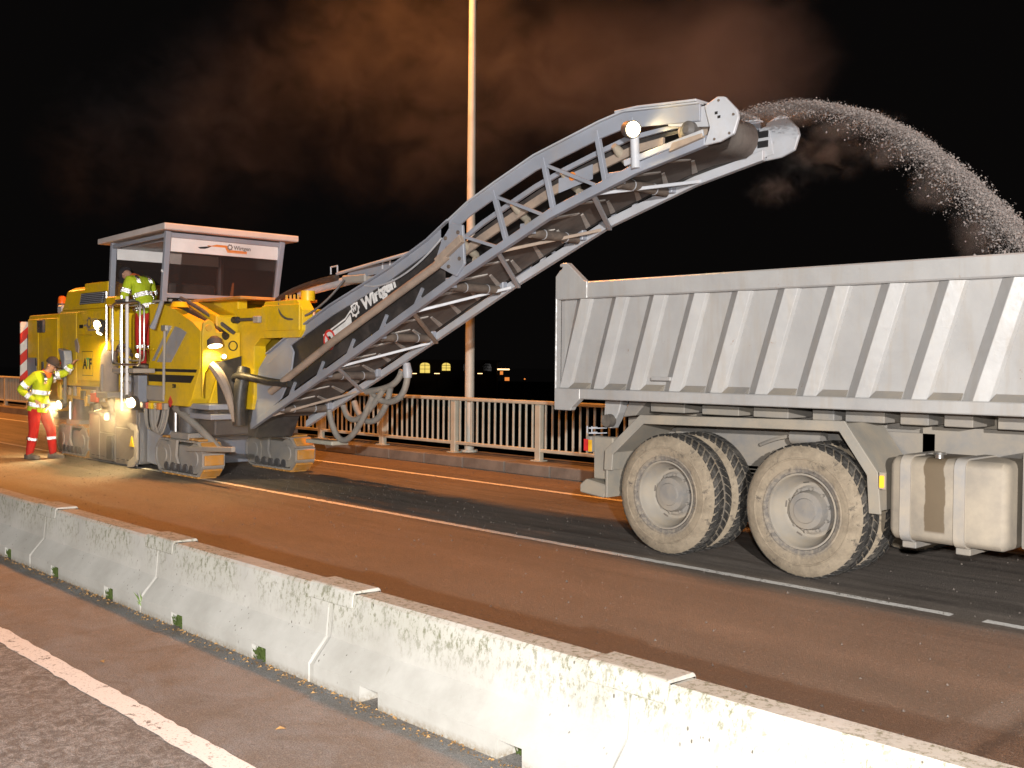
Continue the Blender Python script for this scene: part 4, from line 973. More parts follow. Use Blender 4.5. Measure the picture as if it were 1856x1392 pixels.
P(MB().box((-14.45, 7.25, .88), (-13.80, 7.70, .96)), 'front_step', 'steel', bevel=0.01)
P(MB().tube(bez((-15.0, 7.3, 1.0), (-14.6, 7.2, .95), (-14.3, 7.35, .75), (-14.0, 7.5, .42), 14), .055, 10), 'grey_hose', 'hose', smooth=True)
for k in range(7):
    x = -15.75+k*.06
    P(MB().tube(bez((x, 7.16, 1.04), (x+.02, 7.12, .58-.02*k), (x+.40, 7.12, .52-.01*k), (x+.36, 7.2, 1.02), 14), .014, 6), 'hose_loop', rr.choice(['dusty_steel', 'black_hose', 'orange_print', 'hose', 'dark']), smooth=True)
# --- crawler tracks
padm = None
def crawler(x0, x1, y0, y1, front):
    r = .265; n = 8; zc = r+.028
    xa, xb = x0+r+.03, x1-r-.03
    per = 2*(xb-xa)+2*math.pi*r
    def at(s_):
        s_ %= per
        if s_ < xb-xa: return xa+s_, zc+r, 0.0
        s_ -= xb-xa
        if s_ < math.pi*r: a = math.pi/2-s_/r; return xb+r*math.cos(a), zc+r*math.sin(a), math.pi/2-a
        s_ -= math.pi*r
        if s_ < xb-xa: return xb-s_, zc-r, math.pi
        s_ -= xb-xa; a = -math.pi/2-s_/r
        return xa+r*math.cos(a), zc+r*math.sin(a), math.pi/2-a
    N = 18; m = MB()
    shoe_l = per/N*.46
    for k in range(N):
        x, z, a = at(per*k/N); ca, sa = math.cos(a), -math.sin(a)
        def q(u, w_): return (x+u*ca-w_*sa*1.0*(-1)*-1, z+u*sa+w_*ca)
        quad = []
        for u, w_ in ((-shoe_l, -.035), (shoe_l, -.035), (shoe_l, -.008), (-shoe_l, -.008)):
            quad.append((x+u*ca+w_*math.sin(a), z-u*math.sin(a)+w_*ca))
        m.prism(quad, y0, y1)
    t_ = m.build('crawler_track', M['dusty_steel'], mill)
    global padm
    L_ = per/N*.37; w0, w1 = -(y1-y0)/2+.03, (y1-y0)/2-.03
    base = WL[t_.name]
    for k in range(N):
        x, z, a = at(per*k/N)
        if padm is None:
            mm = MB().box((-L_, w0, -.006), (L_, w1, .028)); o = mm.build('track_pad', M['orange_pad'], None, bevel=0.008); padm = o.data; bpy.data.objects.remove(o)
        o = bpy.data.objects.new('track_pad', padm); sc.collection.objects.link(o); o.parent = t_
        o.location = Vector((x, (y0+y1)/2, z))-base; o.rotation_euler = (0, a, 0)
    fr = MB()
    fr.prism([(xa-.16, zc-.13), (xa, zc-.19), (xb, zc-.19), (xb+.16, zc-.13), (xb+.17, zc+.10), (xb, zc+.18), (xa, zc+.18), (xa-.17, zc+.10)], y0+.03, y1-.03)
    fr.build('track_frame', M['dusty_steel'], t_, bevel=0.012)
    for xc, rr_ in ((xa, .22), (xb, .22)):
        MB().disc_lathe([(.0, .0), (rr_*.5, .0), (rr_*.55, .015), (rr_, .018), (rr_, (y1-y0)-.018), (rr_*.5, y1-y0), (0, y1-y0)], (xc, y0, zc), 'y', 24).build('sprocket', M['dusty_steel'], t_, smooth=True)
    ro = MB()
    for k in range(5): ro.disc_lathe([(.0, .0), (.065, .0), (.07, .02), (.07, y1-y0-.02), (.0, y1-y0)], (xa+.1+(xb-xa-.2)*k/4, y0+.004, zc-.165), 'y', 14)
    ro.build('track_roller', M['dark'], t_, smooth=True)
    xm = (xa+xb)/2
    MB().box((xm-.30, y0+.02, zc+.26), (xm+.30, y1-.02, zc+.36)).build('leg_bridge', M['dusty_steel'], t_, bevel=0.012)
    MB().prism([(xm-.20, zc+.255), (xm+.06, zc+.255), (xm+.02, zc+.02), (xm+.10, zc-.10), (xm-.06, zc-.10), (xm-.10, zc+.05)], y0-.045, y0-.002).build('pivot_bracket', M['dusty_steel'], t_, bevel=0.012)
    MB().tube([(xm, (y0+y1)/2, zc+.36), (xm, (y0+y1)/2, 1.03)], .15, 16).build('leg_cylinder', M['dark'], t_, smooth=True)
    MB().tube([(xm-.24, (y0+y1)/2-.1, zc+.36), (xm-.24, (y0+y1)/2-.1, 1.04)], .03, 8).build('leg_rod', M['chrome'], t_, smooth=True)
    return t_
crawler(-15.52, -13.93, 7.20, 7.56, True)
crawler(-15.52, -13.93, 8.75, 9.11, True)
crawler(-19.62, -18.12, 7.22, 7.56, False)
crawler(-19.62, -18.12, 8.75, 9.09, False)
P(MB().bar((-14.30, 7.14, .44), (-12.95, 7.14, .52), .06, .07), 'steering_bar', 'dusty_steel', bevel=0.006)
P(MB().box((-13.6, 8.7, .50), (-12.9, 9.0, .56)), 'front_tow_plate', 'rail', bevel=0.01)

# --- cab with canopy roof
rf = MB()
rf.loft([[(x, y, z) for x, y, z in ((-17.32, 7.05, 3.63+d*.9), (-14.86, 7.05, 3.68+d), (-14.86, 9.36, 3.68+d), (-17.32, 9.36, 3.63+d*.9))] for d in (0, .10)])
cabr = P(rf, 'cab_roof', 'canopy', bevel=0.018, seg=2)
P(MB().box((-16.98, 7.30, 3.56), (-15.03, 9.06, 3.632)), 'roof_liner', 'steel', cabr, bevel=0.006)
def cpost(xb_, yb_, xt_, yt_, zt_=3.64): P(MB().bar((xb_, yb_, 2.62), (xt_, yt_, zt_), .085, .075, (1, 0, 0)), 'cab_post', 'steel', cabr, bevel=0.006)
cpost(-15.05, 7.12, -15.0, 7.17, 3.67); cpost(-15.05, 9.02, -15.0, 9.13, 3.67)
cpost(-16.98, 7.14, -17.0, 7.19); cpost(-16.98, 9.06, -17.0, 9.13)
P(MB().bar((-15.045, 7.165, 2.71), (-15.045, 8.975, 2.71), .06, .07), 'window_rail', 'steel', cabr, bevel=0.005)
P(MB().bar((-15.005, 7.215, 3.62), (-15.005, 9.085, 3.62), .05, .07), 'window_rail', 'steel', cabr, bevel=0.005)
P(MB().bar((-17.0, 7.23, 3.60), (-17.0, 9.09, 3.60), .05, .06), 'window_rail', 'steel', cabr, bevel=0.005)
P(MB().bar((-16.95, 7.17, 3.58), (-15.06, 7.16, 3.61), .05, .06), 'window_rail', 'steel', cabr, bevel=0.005)
P(MB().bar((-16.95, 9.13, 3.58), (-15.06, 9.12, 3.61), .05, .06), 'window_rail', 'steel', cabr, bevel=0.005)
P(MB().box((-15.035, 7.17, 2.745), (-15.027, 9.06, 3.585)), 'front_window', 'glass', cabr)
P(MB().box((-17.004, 7.22, 2.70), (-16.996, 9.08, 3.57)), 'rear_window', 'glass', cabr)
P(MB().box((-16.94, 9.085, 2.70), (-15.06, 9.093, 3.57)), 'far_window', 'glass', cabr)
P(MB().box((-15.026, 7.18, 3.375), (-15.016, 9.07, 3.583)), 'front_sign_band', 'white', cabr, bevel=0.002)
P(MB().box((-16.99, 7.24, 3.375), (-16.978, 9.06, 3.56)), 'rear_sign_band', 'white', cabr, bevel=0.002)
P(MB().box((-17.0, 7.95, 2.62), (-15.1, 9.1, 2.698)), 'cab_floor', 'dark', cabr)
P(MB().box((-15.70, 7.25, 2.625), (-15.12, 7.94, 2.66)), 'side_deck', 'dusty_steel', cabr)
P(MB().box((-16.7, 7.95, 2.70), (-16.6, 8.8, 3.02)), 'operator_seat', 'dark', cabr, bevel=0.04, seg=2)
P(MB().box((-16.72, 8.06, 2.90), (-16.64, 8.50, 3.01)), 'paper_board', 'white', cabr)
P(MB().tube([(-15.32, 8.40, 2.75), (-15.30, 8.42, 2.98)], [.03, .015], 8), 'orange_lever', 'orange_print', cabr)
P(MB().tube([(-15.06, 7.15, 3.04), (-15.02, 7.10, 3.08)], .03, 8), 'small_lamp', 'white_print', cabr)
P(MB().tube([(-15.06, 7.12, 2.65), (-15.2, 7.08, 2.35), (-15.28, 7.06, 2.22)], [.035, .035, .05], 8), 'cab_bracket', 'steel', cabr)
# sign on the front band: gear emblem, name and orange swoosh
def xpoly(pts, name, mat, x=-15.013):
    m = MB(); m.add([(x, y, z) for y, z in pts], [tuple(range(len(pts)))]); return m.build(name, M[mat], cabr, fix=False)
xpoly([(7.98, 3.535), (7.86, 3.505), (8.0, 3.505), (8.13, 3.505), (8.17, 3.44), (8.50, 3.44), (8.50, 3.468), (8.185, 3.468), (8.15, 3.535)], 'orange_swoosh', 'orange_print')
xpoly([(7.82, 3.500), (8.12, 3.500), (8.16, 3.425), (8.50, 3.425), (8.50, 3.438), (8.168, 3.438), (8.128, 3.512), (7.82, 3.512)], 'orange_swoosh', 'orange_print', -15.0125)
m = MB(); n = 28; cy_, cz_, r_ = 8.205, 3.512, .042; vs = []
for k in range(n):
    a = 2*math.pi*k/n; ro = r_*(1.2 if k % 4 < 2 else 1)
    vs += [(-15.012, cy_+ro*math.cos(a), cz_+ro*math.sin(a)), (-15.012, cy_+r_*.6*math.cos(a), cz_+r_*.6*math.sin(a))]
m.add(vs, [(2*k, 2*k+1, 2*((k+1) % n)+1, 2*((k+1) % n)) for k in range(n)]); m.build('gear_emblem', M['grey_print'], cabr, fix=False)
text_mesh('Wirtgen', .088, (0, 1, 0), (0, 0, 1), (-15.012, 8.27, 3.480), 'lettering', M['grey_print'], cabr, bold=.002, extrude=.001)
xpoly([(7.66, 3.47), (7.72, 3.48), (7.86, 3.50), (7.90, 3.505), (7.84, 3.475), (7.78, 3.455), (7.70, 3.45)], 'machine_pictogram', 'black_print')

# --- discharge conveyor
NC = [(-13.78, .77), (-11.74, 1.62), (-10.65, 2.08), (-9.09, 2.75), (-7.69, 3.30), (-6.54, 3.62), (-5.60, 3.80)]
UC = [(-13.43, 1.77), (-12.84, 2.03), (-11.7, 2.47), (-10.43, 2.88), (-9.69, 3.17), (-8.96, 3.55), (-8.51, 3.72), (-7.91, 3.93), (-6.99, 4.14), (-6.68, 4.19), (-5.78, 4.12)]
def zat(c, x):
    for (a, za), (b, zb) in zip(c, c[1:]):
        if x <= b or (b, zb) == c[-1]: return za+(zb-za)*(x-a)/(b-a)
CN, CF = 7.90, 8.85
def strip(curve, xs, dz0, dz1, y0, y1):
    """band following a curve: from z+dz0 to z+dz1, between y0 and y1"""
    m = MB(); m.loft([[(x, y0, zat(curve, x)+dz0), (x, y1, zat(curve, x)+dz0), (x, y1, zat(curve, x)+dz1), (x, y0, zat(curve, x)+dz1)] for x in xs]); return m
def rng(a, b, n): return [a+(b-a)*i/n for i in range(n+1)]
XL = [-13.78, -11.74, -10.65, -9.09, -7.69, -6.54, -5.72]
conv = strip(NC, XL, -.045, .055, CN-.035, CN+.035)
conv = conv.build('conveyor', M['steel'], mill, bevel=0.006)
c2 = strip(NC, XL, -.045, .055, CF-.035, CF+.035).build('far_chord', M['steel_light'], conv, bevel=0.006)
strip(UC, [-13.3, -12.84, -11.7, -10.43, -9.69, -9.3], -.13, .0, CN-.03, CN).build('upper_flange', M['steel'], conv, bevel=0.004)
strip(UC, [-13.3, -12.84, -11.7, -10.43, -9.69, -9.3], -.13, .0, CF, CF+.03).build('upper_flange', M['steel'], conv, bevel=0.004)
strip(UC, [-13.3, -12.84, -11.7, -10.43, -9.69, -9.3], .0, .02, CN-.07, CN+.03).build('upper_flange', M['steel'], conv)
# upper truss flange sheets
for y0, y1 in ((CN-.03, CN), (CF, CF+.03)):
    strip(UC, [-9.45, -8.96, -8.51, -7.91, -6.99, -6.68, -5.78], -.155, .0, y0, y1).build('upper_sheet', M['steel'], conv, bevel=0.004)
    strip(UC, [-9.45, -8.96, -8.51, -7.91, -6.99, -6.68, -5.78], .0, .016, y0-.03, y1+.03).build('upper_flange', M['steel_light'], conv)
strip(UC, [-6.78, -6.5, -6.1, -5.80], .022, .045, CN-.06, CF+.04).build('head_cover', M['steel_light'], conv, bevel=0.004)
# black rubber side covers
def between(x0, x1, f0, f1, y0, y1, n=8):
    m = MB(); secs = []
    for x in rng(x0, x1, n):
        zl, zu = zat(NC, x), zat(UC, x); za, zb = zl+(zu-zl)*f0, zl+(zu-zl)*f1
        secs.append([(x, y0, za), (x, y1, za), (x, y1, zb), (x, y0, zb)])
    return m.loft(secs)
between(-13.1, -9.42, .12, .90, CN+.012, CN+.022, 8).build('side_cover', M['rubber'], conv)
between(-13.1, -9.42, .10, .90, CF-.022, CF-.012, 8).build('side_cover', M['rubber'], conv)
MB().prism([(-13.80, .74), (-13.56, 1.62), (-13.30, 1.86), (-12.78, 2.05), (-12.62, 1.86), (-12.70, 1.52), (-12.95, 1.20)], CN-.028, CN-.002).build('tail_plate', M['steel'], conv, bevel=0.006)
MB().prism([(-13.80, .74), (-13.56, 1.62), (-13.30, 1.86), (-12.78, 2.05), (-12.62, 1.86), (-12.70, 1.52), (-12.95, 1.20)], CF+.002, CF+.028).build('tail_plate', M['steel'], conv, bevel=0.006)
# tan support tube along the lower half, and guide inside the upper half
MB().tube([(-13.12, CN-.085, 1.30), (-11.49, CN-.085, 2.03), (-9.47, CN-.085, 2.86), (-9.25, CN-.085, 2.97)], .052, 12).build('support_tube', M['tan_tube'], conv, smooth=True)
between(-9.3, -6.3, .36, .50, CN+.10, CN+.13, 8).build('belt_guide', M['tan_tube'], conv)
between(-9.3, -5.9, .60, .68, CN+.08, CN+.11, 8).build('belt_guide', M['steel'], conv)
between(-9.4, -5.95, .52, .60, CN+.14, CF-.14, 10).build('carrying_belt', M['rubber'], conv)
between(-13.2, -9.4, .46, .52, CN+.10, CF-.10, 8).build('carrying_belt', M['rubber'], conv)
between(-9.4, -5.95, .10, .52, CF-.05, CF-.03, 10).build('far_liner', M['rubber'], conv)
# hinge plates between the two halves
hp_ = MB().prism([(-9.52, 2.88), (-9.38, 3.16), (-9.20, 3.34), (-9.02, 3.30), (-8.98, 2.86), (-9.12, 2.72)], CN-.075, CN-.037); hp_ = hp_.build('hinge_plate', M['steel'], conv, bevel=0.006)
MB().prism([(-9.52, 2.88), (-9.38, 3.16), (-9.20, 3.34), (-9.02, 3.30), (-8.98, 2.86), (-9.12, 2.72)], CF+.037, CF+.075).build('hinge_plate', M['steel'], conv, bevel=0.006)
MB().bar((-9.42, CN-.11, 2.90), (-8.98, CN-.11, 3.14), .06, .09).build('hinge_tube', M['tan_tube'], conv, bevel=0.006)
for x, z in ((-9.30, 3.17), (-9.27, 3.05), (-9.24, 2.84), (-9.05, 2.92), (-9.08, 3.22)):
    MB().tube([(x, CN-.095, z), (x, CN-.074, z)], .022, 8).build('bolt', M['roller'], conv)
# near and far truss posts and diagonals
posts = [(-8.57, -8.35), (-7.80, -7.64), (-7.05, -6.92), (-6.60, -6.53)]
for a, b in posts:
    for y in (CN-.012, CF+.012):
        MB().bar((a, y, zat(UC, a)-.06), (b, y, zat(NC, b)+.03), .05, .055, (1, 0, 0)).build('truss_post', M['steel'], conv, bevel=0.004)
for a, b in ((-9.30, -8.52), (-8.54, -7.80), (-7.78, -7.05)):
    for y in (CN-.012, CF+.012):
        MB().bar((a, y, zat(UC, a)-.13), (b, y, zat(NC, b)+.05), .030, .034).build('truss_diagonal', M['steel'], conv)
for x in (-12.75, -12.05, -11.35, -10.65, -9.95):
    MB().bar((x, CN, zat(NC, x)+.04), (x+.14, CN, zat(NC, x)+.24), .03, .04, (0, 1, 0)).build('short_strut', M['steel'], conv)
    MB().prism([(x, zat(NC, x)+.05), (x+.16, zat(NC, x+.16)+.05), (x+.12, zat(NC, x)+.15), (x+.05, zat(NC, x)+.12)], CN-.03, CN-.016).build('idler_bracket', M['steel'], conv, bevel=0.004)
for x in (-8.75, -8.15, -7.35, -6.3, -6.05):
    for y in (CF-.012,):
        MB().bar((x, y, zat(NC, x)+.04), (x+.1, y, zat(NC, x)+.22), .03, .04, (0, 1, 0)).build('short_strut', M['steel_light'], conv)
# cross braces and return rollers under the belt
bx = [-13.35, -12.45, -11.60, -10.80, -10.0, -9.25, -8.5, -7.8, -7.1, -6.45]
for i in range(len(bx)-1):
    if i % 2 == 0: p0, p1 = (bx[i], CN, zat(NC, bx[i])-.02), (bx[i+1], CF, zat(NC, bx[i+1])-.02)
    else: p0, p1 = (bx[i+1], CN, zat(NC, bx[i+1])-.02), (bx[i]+.1, CF, zat(NC, bx[i])-.02)
    MB().bar(p0, p1, .05, .035).build('cross_brace', M['steel_light' if i % 3 else 'tan_tube'], conv, bevel=0.004)
for x in (-13.15, -11.95, -10.75, -9.4, -8.1, -6.85):
    z = zat(NC, x)+.01
    MB().tube([(x, CN+.10, z), (x, CF-.10, z)], .055, 14).build('return_roller', M['roller'], conv, smooth=True)
    for y in (CN+.3, CF-.3): MB().tube([(x, y, z), (x, y+.012, z)], .058, 14).build('roller_ring', M['steel_light'], conv)
    MB().box((x-.09, CN+.03, z-.02), (x+.09, CN+.11, z+.10)).build('roller_bracket', M['steel'], conv, bevel=0.008)
    MB().box((x-.09, CF-.11, z-.02), (x+.09, CF-.03, z+.10)).build('roller_bracket', M['steel'], conv, bevel=0.008)
# carrying idlers seen through the truss: stepped cream rollers
for x in (-9.15, -8.30, -7.55, -6.85):
    z = zat(NC, x)+(zat(UC, x)-zat(NC, x))*.42
    MB().tube([(x, CN+.02, z+.10), (x, CN+.06, z+.08), (x, CN+.10, z+.05), (x, CN+.25, z-.04), (x, CN+.30, z-.07)], [.03, .042, .05, .05, .02], 12).build('carrying_idler', M['idler'], conv, smooth=True)
    MB().tube([(x+.22, CN+.03, z-.12), (x+.22, CN+.10, z-.13)], [.035, .035], 12).build('idler_cap', M['idler'], conv, smooth=True)
# return belt with pale scrape marks, wrapped round the head drum
def belt_mat():
    t = NT('scraped_conveyor_belt'); v = t.coord(); n = t.noise(t.coord((.9, 2.5, 1)), 1.7, 4, .6); f = t.noise(v, 30, 4, .7)
    c = t.mix(t.ramp(n, .35, .7), (0.10, 0.085, 0.078), (0.165, 0.145, 0.13)); c = t.mix(t.math('MULTIPLY', t.ramp(f, .5, .8), .4), c, (.22, .19, .165))
    t.bsdf(c, .75, bump=f, bstr=.2, bdist=.004, spec=.25); return t.mat
M['belt'] = belt_mat()
HX, HZ, HR = -5.93, 3.945, .185
strip(NC, [-13.6, -11.74, -10.65, -9.09, -7.69, -6.54, -6.25], .066, .078, CN+.085, CF-.085).build('return_belt', M['belt'], conv)
m = MB(); secs = []
pts = [(-6.25, zat(NC, -6.25)+.066)]+[(HX+(HR)*math.cos(a), HZ+(HR)*math.sin(a)) for a in [R_(d) for d in (-100, -75, -50, -25, 0, 25, 50, 75, 100)]]+[(-6.4, zat(NC, -6.4)+.36)]
for k, (x, z) in enumerate(pts): secs.append([(x, CN+.07, z), (x, CF-.07, z)])
m.loft(secs, False, False); m.build('belt_wrap', M['belt'], conv, smooth=True)
MB().tube([(HX, CN+.075, HZ), (HX, CF-.075, HZ)], HR-.012, 28).build('head_drum', M['tan_tube'], conv, smooth=True)
# cleats: low chevron bars on the return belt
cm = MB().loft([[(-.14, -.36, -.016), (-.07, -.36, -.016), (-.07, -.36, 0), (-.14, -.36, 0)], [(.10, -.03, -.012), (.14, -.03, -.012), (.14, -.03, 0), (.10, -.03, 0)]])
cm.loft([[(-.14, .36, -.016), (-.07, .36, -.016), (-.07, .36, 0), (-.14, .36, 0)], [(.10, .03, -.012), (.14, .03, -.012), (.14, .03, 0), (.10, .03, 0)]])
o = cm.build('belt_cleat', M['dusty_steel'], None); cmd = o.data; bpy.data.objects.remove(o)
M['cleat'] = plain('dust_white_cleat', (0.44, 0.41, 0.38), .8); cmd.materials.clear(); cmd.materials.append(M['cleat'])
base = WL[conv.name]
for k in range(20):
    x = -13.3+k*.365; 
    if x > -6.2: break
    dx = .05; a = math.atan2(zat(NC, x+dx)-zat(NC, x-dx), 2*dx)
    o = bpy.data.objects.new('belt_cleat', cmd); sc.collection.objects.link(o); o.parent = conv
    o.location = Vector((x, (CN+CF)/2, zat(NC, x)+.066))-base; o.rotation_euler = (0, -a, 0)
# end plates
pl = [(-5.72, 4.09), (-5.58, 4.15), (-5.50, 4.135), (-5.37, 4.0), (-5.35, 3.93), (-5.40, 3.79), (-5.55, 3.74), (-5.72, 3.73), (-5.66, 3.88)]
ep = MB().prism(pl, CN-.045, CN-.008).build('end_plate', M['steel_light'], conv, bevel=0.008)
MB().prism(pl, CF+.008, CF+.045).build('end_plate', M['steel_light'], conv, bevel=0.008)
MB().prism([(-6.2, 4.12), (-5.70, 4.10), (-5.66, 3.90), (-5.9, 3.93), (-6.16, 3.98)], CN-.002, CN+.02).build('bearing_sheet', M['steel_light'], conv, bevel=0.005)
MB().prism([(-6.05, 3.98), (-5.68, 4.07), (-5.62, 3.78), (-6.05, 3.70)], CF+.0, CF+.006).build('bearing_sheet', M['steel_light'], conv, bevel=0.005)
for (z0, z1) in ((3.955, 4.02), (3.86, 3.925)):
    MB().box((-5.80, CF-.006, z0), (-5.68, CF-.001, z1)).build('plate_slot', M['black_print'], conv)
for x, z in ((-5.60, 3.99), (-5.57, 3.95)): MB().box((x, CN-.049, z), (x+.03, CN-.046, z+.025)).build('plate_slot', M['black_print'], conv)
for x, z in ((-5.56, 4.11), (-5.40, 3.96), (-5.44, 3.80), (-5.60, 3.77)):
    MB().tube([(x, CN-.055, z), (x, CN-.044, z)], .012, 8).build('bolt', M['roller'], conv)
    MB().tube([(x, CF+.044, z), (x, CF+.055, z)], .012, 8).build('bolt', M['roller'], conv)
mo = MB().disc_lathe([(.0, -.06), (.035, -.06), (.05, -.045), (.082, -.03), (.082, .08), (.0, .08)], (-5.90, CN-.02, 3.90), 'y', 20).build('drive_motor', M['dark'], conv, smooth=True)
MB().bar((-6.65, CN-.05, zat(NC, -6.65)+.10), (-5.72, CN-.05, zat(NC, -5.72)+.07), .03, .06).build('head_brace', M['steel_light'], conv, bevel=0.006)
MB().prism([(-6.10, 3.72), (-5.72, 3.80), (-5.72, 3.84), (-6.06, 3.80)], CN-.075, CN-.02).build('motor_foot', M['tan_tube'], conv, bevel=0.006)
# conveyor work lamp on its mast
MB().tube([(-6.50, CN-.06, 3.62), (-6.52, CN-.06, 3.95)], .045, 10).build('lamp_mast', M['steel_light'], conv, smooth=True)
h = work_lamp('conveyor_lamp', (-6.50, CN-.12, 3.985), (.93, -.42, -.22), .075, conv, 'glow', .15)
lamp('conveyor_light', 'SPOT', (-6.44, CN-.16, 3.965), 16, HALOGEN, (-5.3, 7.6, 3.55), .05, 150, .6)
# warning light reflector and red sign
gz = zat(NC, -7.5)+(zat(UC, -7.5)-zat(NC, -7.5))*.50
MB().prism([(-7.62, gz-.02), (-7.15, gz+.07), (-7.15, gz-.08), (-7.62, gz-.17)], CN+.04, CN+.05).build('sensor_plate', M['steel'], conv)
MB().disc_lathe([(.0, -.01), (.045, -.01), (.045, .0)], (-7.42, CN+.038, gz-.02), 'y', 12).build('orange_reflector', M['orange_print'], conv)
sgx = -11.78; sgz = zat(NC, sgx)+.42
MB().disc_lathe([(.0, -.006), (.135, -.006), (.135, .0)], (sgx, CN+.005, sgz), 'y', 28).build('sign_disc', M['white'], conv)
MB().disc_lathe([(.108, -.010), (.138, -.010), (.138, -.005), (.108, -.005)], (sgx, CN+.004, sgz), 'y', 28, True).build('sign_ring', M['red_print'], conv)
MB().bar((sgx-.08, CN-.006, sgz+.07), (sgx+.08, CN-.006, sgz-.07), .006, .025).build('sign_bar', M['red_print'], conv)
MB().disc_lathe([(.0, -.009), (.04, -.009), (.04, -.005)], (sgx+.0, CN+.004, sgz+.01), 'y', 14).build('sign_pictogram', M['black_print'], conv)
# name on the cover
sd = Vector((1, 0, .412)).normalized(); su = Vector((-.412, 0, 1)).normalized()
wx, wz = -11.02, zat(NC, -11.02)+.47
text_mesh('Wirtgen', .215, sd, su, (wx, CN+.008, wz), 'lettering', M['white_print'], conv, bold=.010, extrude=.002)
def along(pts): return [(wx+sd.x*a+su.x*b, wz+sd.z*a+su.z*b) for a, b in pts]
(gx_, gz_), = along([(-.17, .09)])
gear(gx_, gz_, .088, CN+.006, 'gear_emblem', 'white_print', conv)
text_mesh('W', .09, sd, su, (gx_-.045, CN+.006, gz_-.04), 'lettering', M['white_print'], conv, bold=.005, extrude=.001)
for poly in ([(-.29, .02), (-.29, .075), (-.44, .03), (-.95, .03), (-.95, -.10), (-.38, -.10), (-.30, -.06)], [(-.27, .10), (-.27, .125), (-.42, .075), (-.97, .075), (-.97, .05), (-.41, .05)]):
    q = along(poly); mm = MB(); mm.add([(x, CN+.007, z) for x, z in q], [tuple(range(len(q)))]); mm.build('emblem_line', M['white_print'], conv, fix=False)
# cables on the cover and hoses hanging below
MB().tube(bez((-11.0, CN-.02, 2.72), (-10.6, CN-.05, 2.62), (-10.0, CN-.05, 2.75), (-9.4, CN-.06, 3.18), 16), .012, 6).build('cable', M['steel_light'], conv, smooth=True)
for pts in ([(-13.2, 8.85, 1.0), (-13.0, 8.85, .40), (-12.65, 8.85, .40), (-12.1, 8.85, 1.25)], [(-12.9, 8.9, 1.08), (-12.75, 8.9, .75), (-12.4, 8.9, .85), (-11.9, 8.88, 1.34)],
            [(-12.7, 8.95, 1.15), (-12.5, 8.95, .72), (-11.95, 8.95, .78), (-11.75, 8.9, 1.42)], [(-12.2, 8.9, 1.28), (-11.9, 8.9, 1.10), (-11.45, 8.92, 1.12), (-11.40, 8.92, 1.55)], [(-12.3, 8.88, 1.3), (-12.0, 8.88, 1.35), (-11.6, 8.9, 1.35), (-11.5, 8.9, 1.62)]):
    MB().tube(bez(*pts, 18), .045, 10).build('hanging_hose', M['hose'], conv, smooth=True)
MB().tube([(-11.40, 8.92, 1.52), (-11.40, 8.92, 1.60), (-11.42, 8.92, 1.72)], [.06, .07, .05], 10).build('hose_coupling', M['steel_light'], conv, smooth=True)
# --- halogen work lamps on the body (lit in the photograph)
for p, d, tgt, pw, r in (((-17.30, 7.06, 2.30), (.35, -1, -.25), (-17.9, 5.6, 0), 120, .085),
                         ((-17.22, 7.05, 2.18), (.2, -.6, -1), (-17.2, 6.9, .6), 22, .05),
                         ((-15.97, 7.04, 1.07), (.55, -1, -.25), (-16.6, 5.9, 0), 150, .085),
                         ((-18.86, 7.02, .93), (.2, -1, -.25), (-19.4, 5.2, 0), 230, .075)):
    p = Vector(p); d = Vector(d).normalized()
    work_lamp('work_lamp', p, d, r, mill)
    q = p+d*.06; lamp('work_light', 'SPOT', q, pw, HALOGEN, tgt, .04, 150, .6)
work_lamp('small_work_lamp', (-15.78, 7.06, 1.80), (.5, -1, -.2), .035, mill, 'glow_soft', .05)
work_lamp('drum_lamp', (-17.20, 7.0, .92), (.1, .25, -1), .06, mill, 'glow', .08)
lamp('drum_light', 'SPOT', (-17.20, 7.02, .86), 16, HALOGEN, (-17.22, 7.18, .2), .03, 140, .5)
# ------------------------------------------------------------------ people
def cloth(name, col, dirt):
    t = NT(name); v = t.coord(); a = t.noise(t.coord((1, 1, .55)), 9, 4, .6, 1.2); b = t.noise(v, 5, 6, .7)
    c = t.mix(t.ramp(b, .45, .75), col, tuple(x*.6+y*.4 for x, y in zip(col, dirt))); c = t.mix(t.ramp(a, .3, .7), tuple(x*.75 for x in col), c)
    t.bsdf(c, .9, bump=a, bstr=.8, bdist=.03, spec=.2); return t.mat
M['hivis'] = cloth('hi_vis_yellow_cloth', (0.56, 0.70, 0.03), (.25, .22, .12))
M['red_cloth'] = cloth('red_work_cloth', (0.64, 0.035, 0.028), (.2, .12, .09))
M['skin'] = plain('skin', (0.50, 0.28, 0.19), 0.6)
M['dark_cloth'] = plain('dark_cloth', (0.035, 0.03, 0.035), 0.9)
M['boot'] = paint('dusty_boot', (0.10, 0.08, 0.065), 0.8, 0.5, (0.36, 0.28, 0.2), 9.0)
M['orange_cloth'] = plain('orange_collar', (0.75, 0.16, 0.03), 0.85)
t = NT('retroreflective_tape'); t.bsdf((0.93, 0.93, 0.93), 0.13, 1.0); M['retro'] = t.mat

def skin_mesh(nodes, edges, root):
    me = bpy.data.meshes.new('s'); names = list(nodes)
    me.from_pydata([nodes[n][0] for n in names], [(names.index(a), names.index(b)) for a, b in edges], [])
    o = bpy.data.objects.new('s', me); sc.collection.objects.link(o)
    o.modifiers.new('k', 'SKIN'); sv = me.skin_vertices[0].data
    for i, n in enumerate(names):
        r = nodes[n][1]; sv[i].radius = r if isinstance(r, tuple) else (r, r)
        sv[i].use_root = (n == root)
    s_ = o.modifiers.new('u', 'SUBSURF'); s_.levels = 2; s_.render_levels = 2
    dg = bpy.context.evaluated_depsgraph_get()
    res = bpy.data.meshes.new_from_object(o.evaluated_get(dg))
    bpy.data.objects.remove(o); bpy.data.meshes.remove(me)
    return res

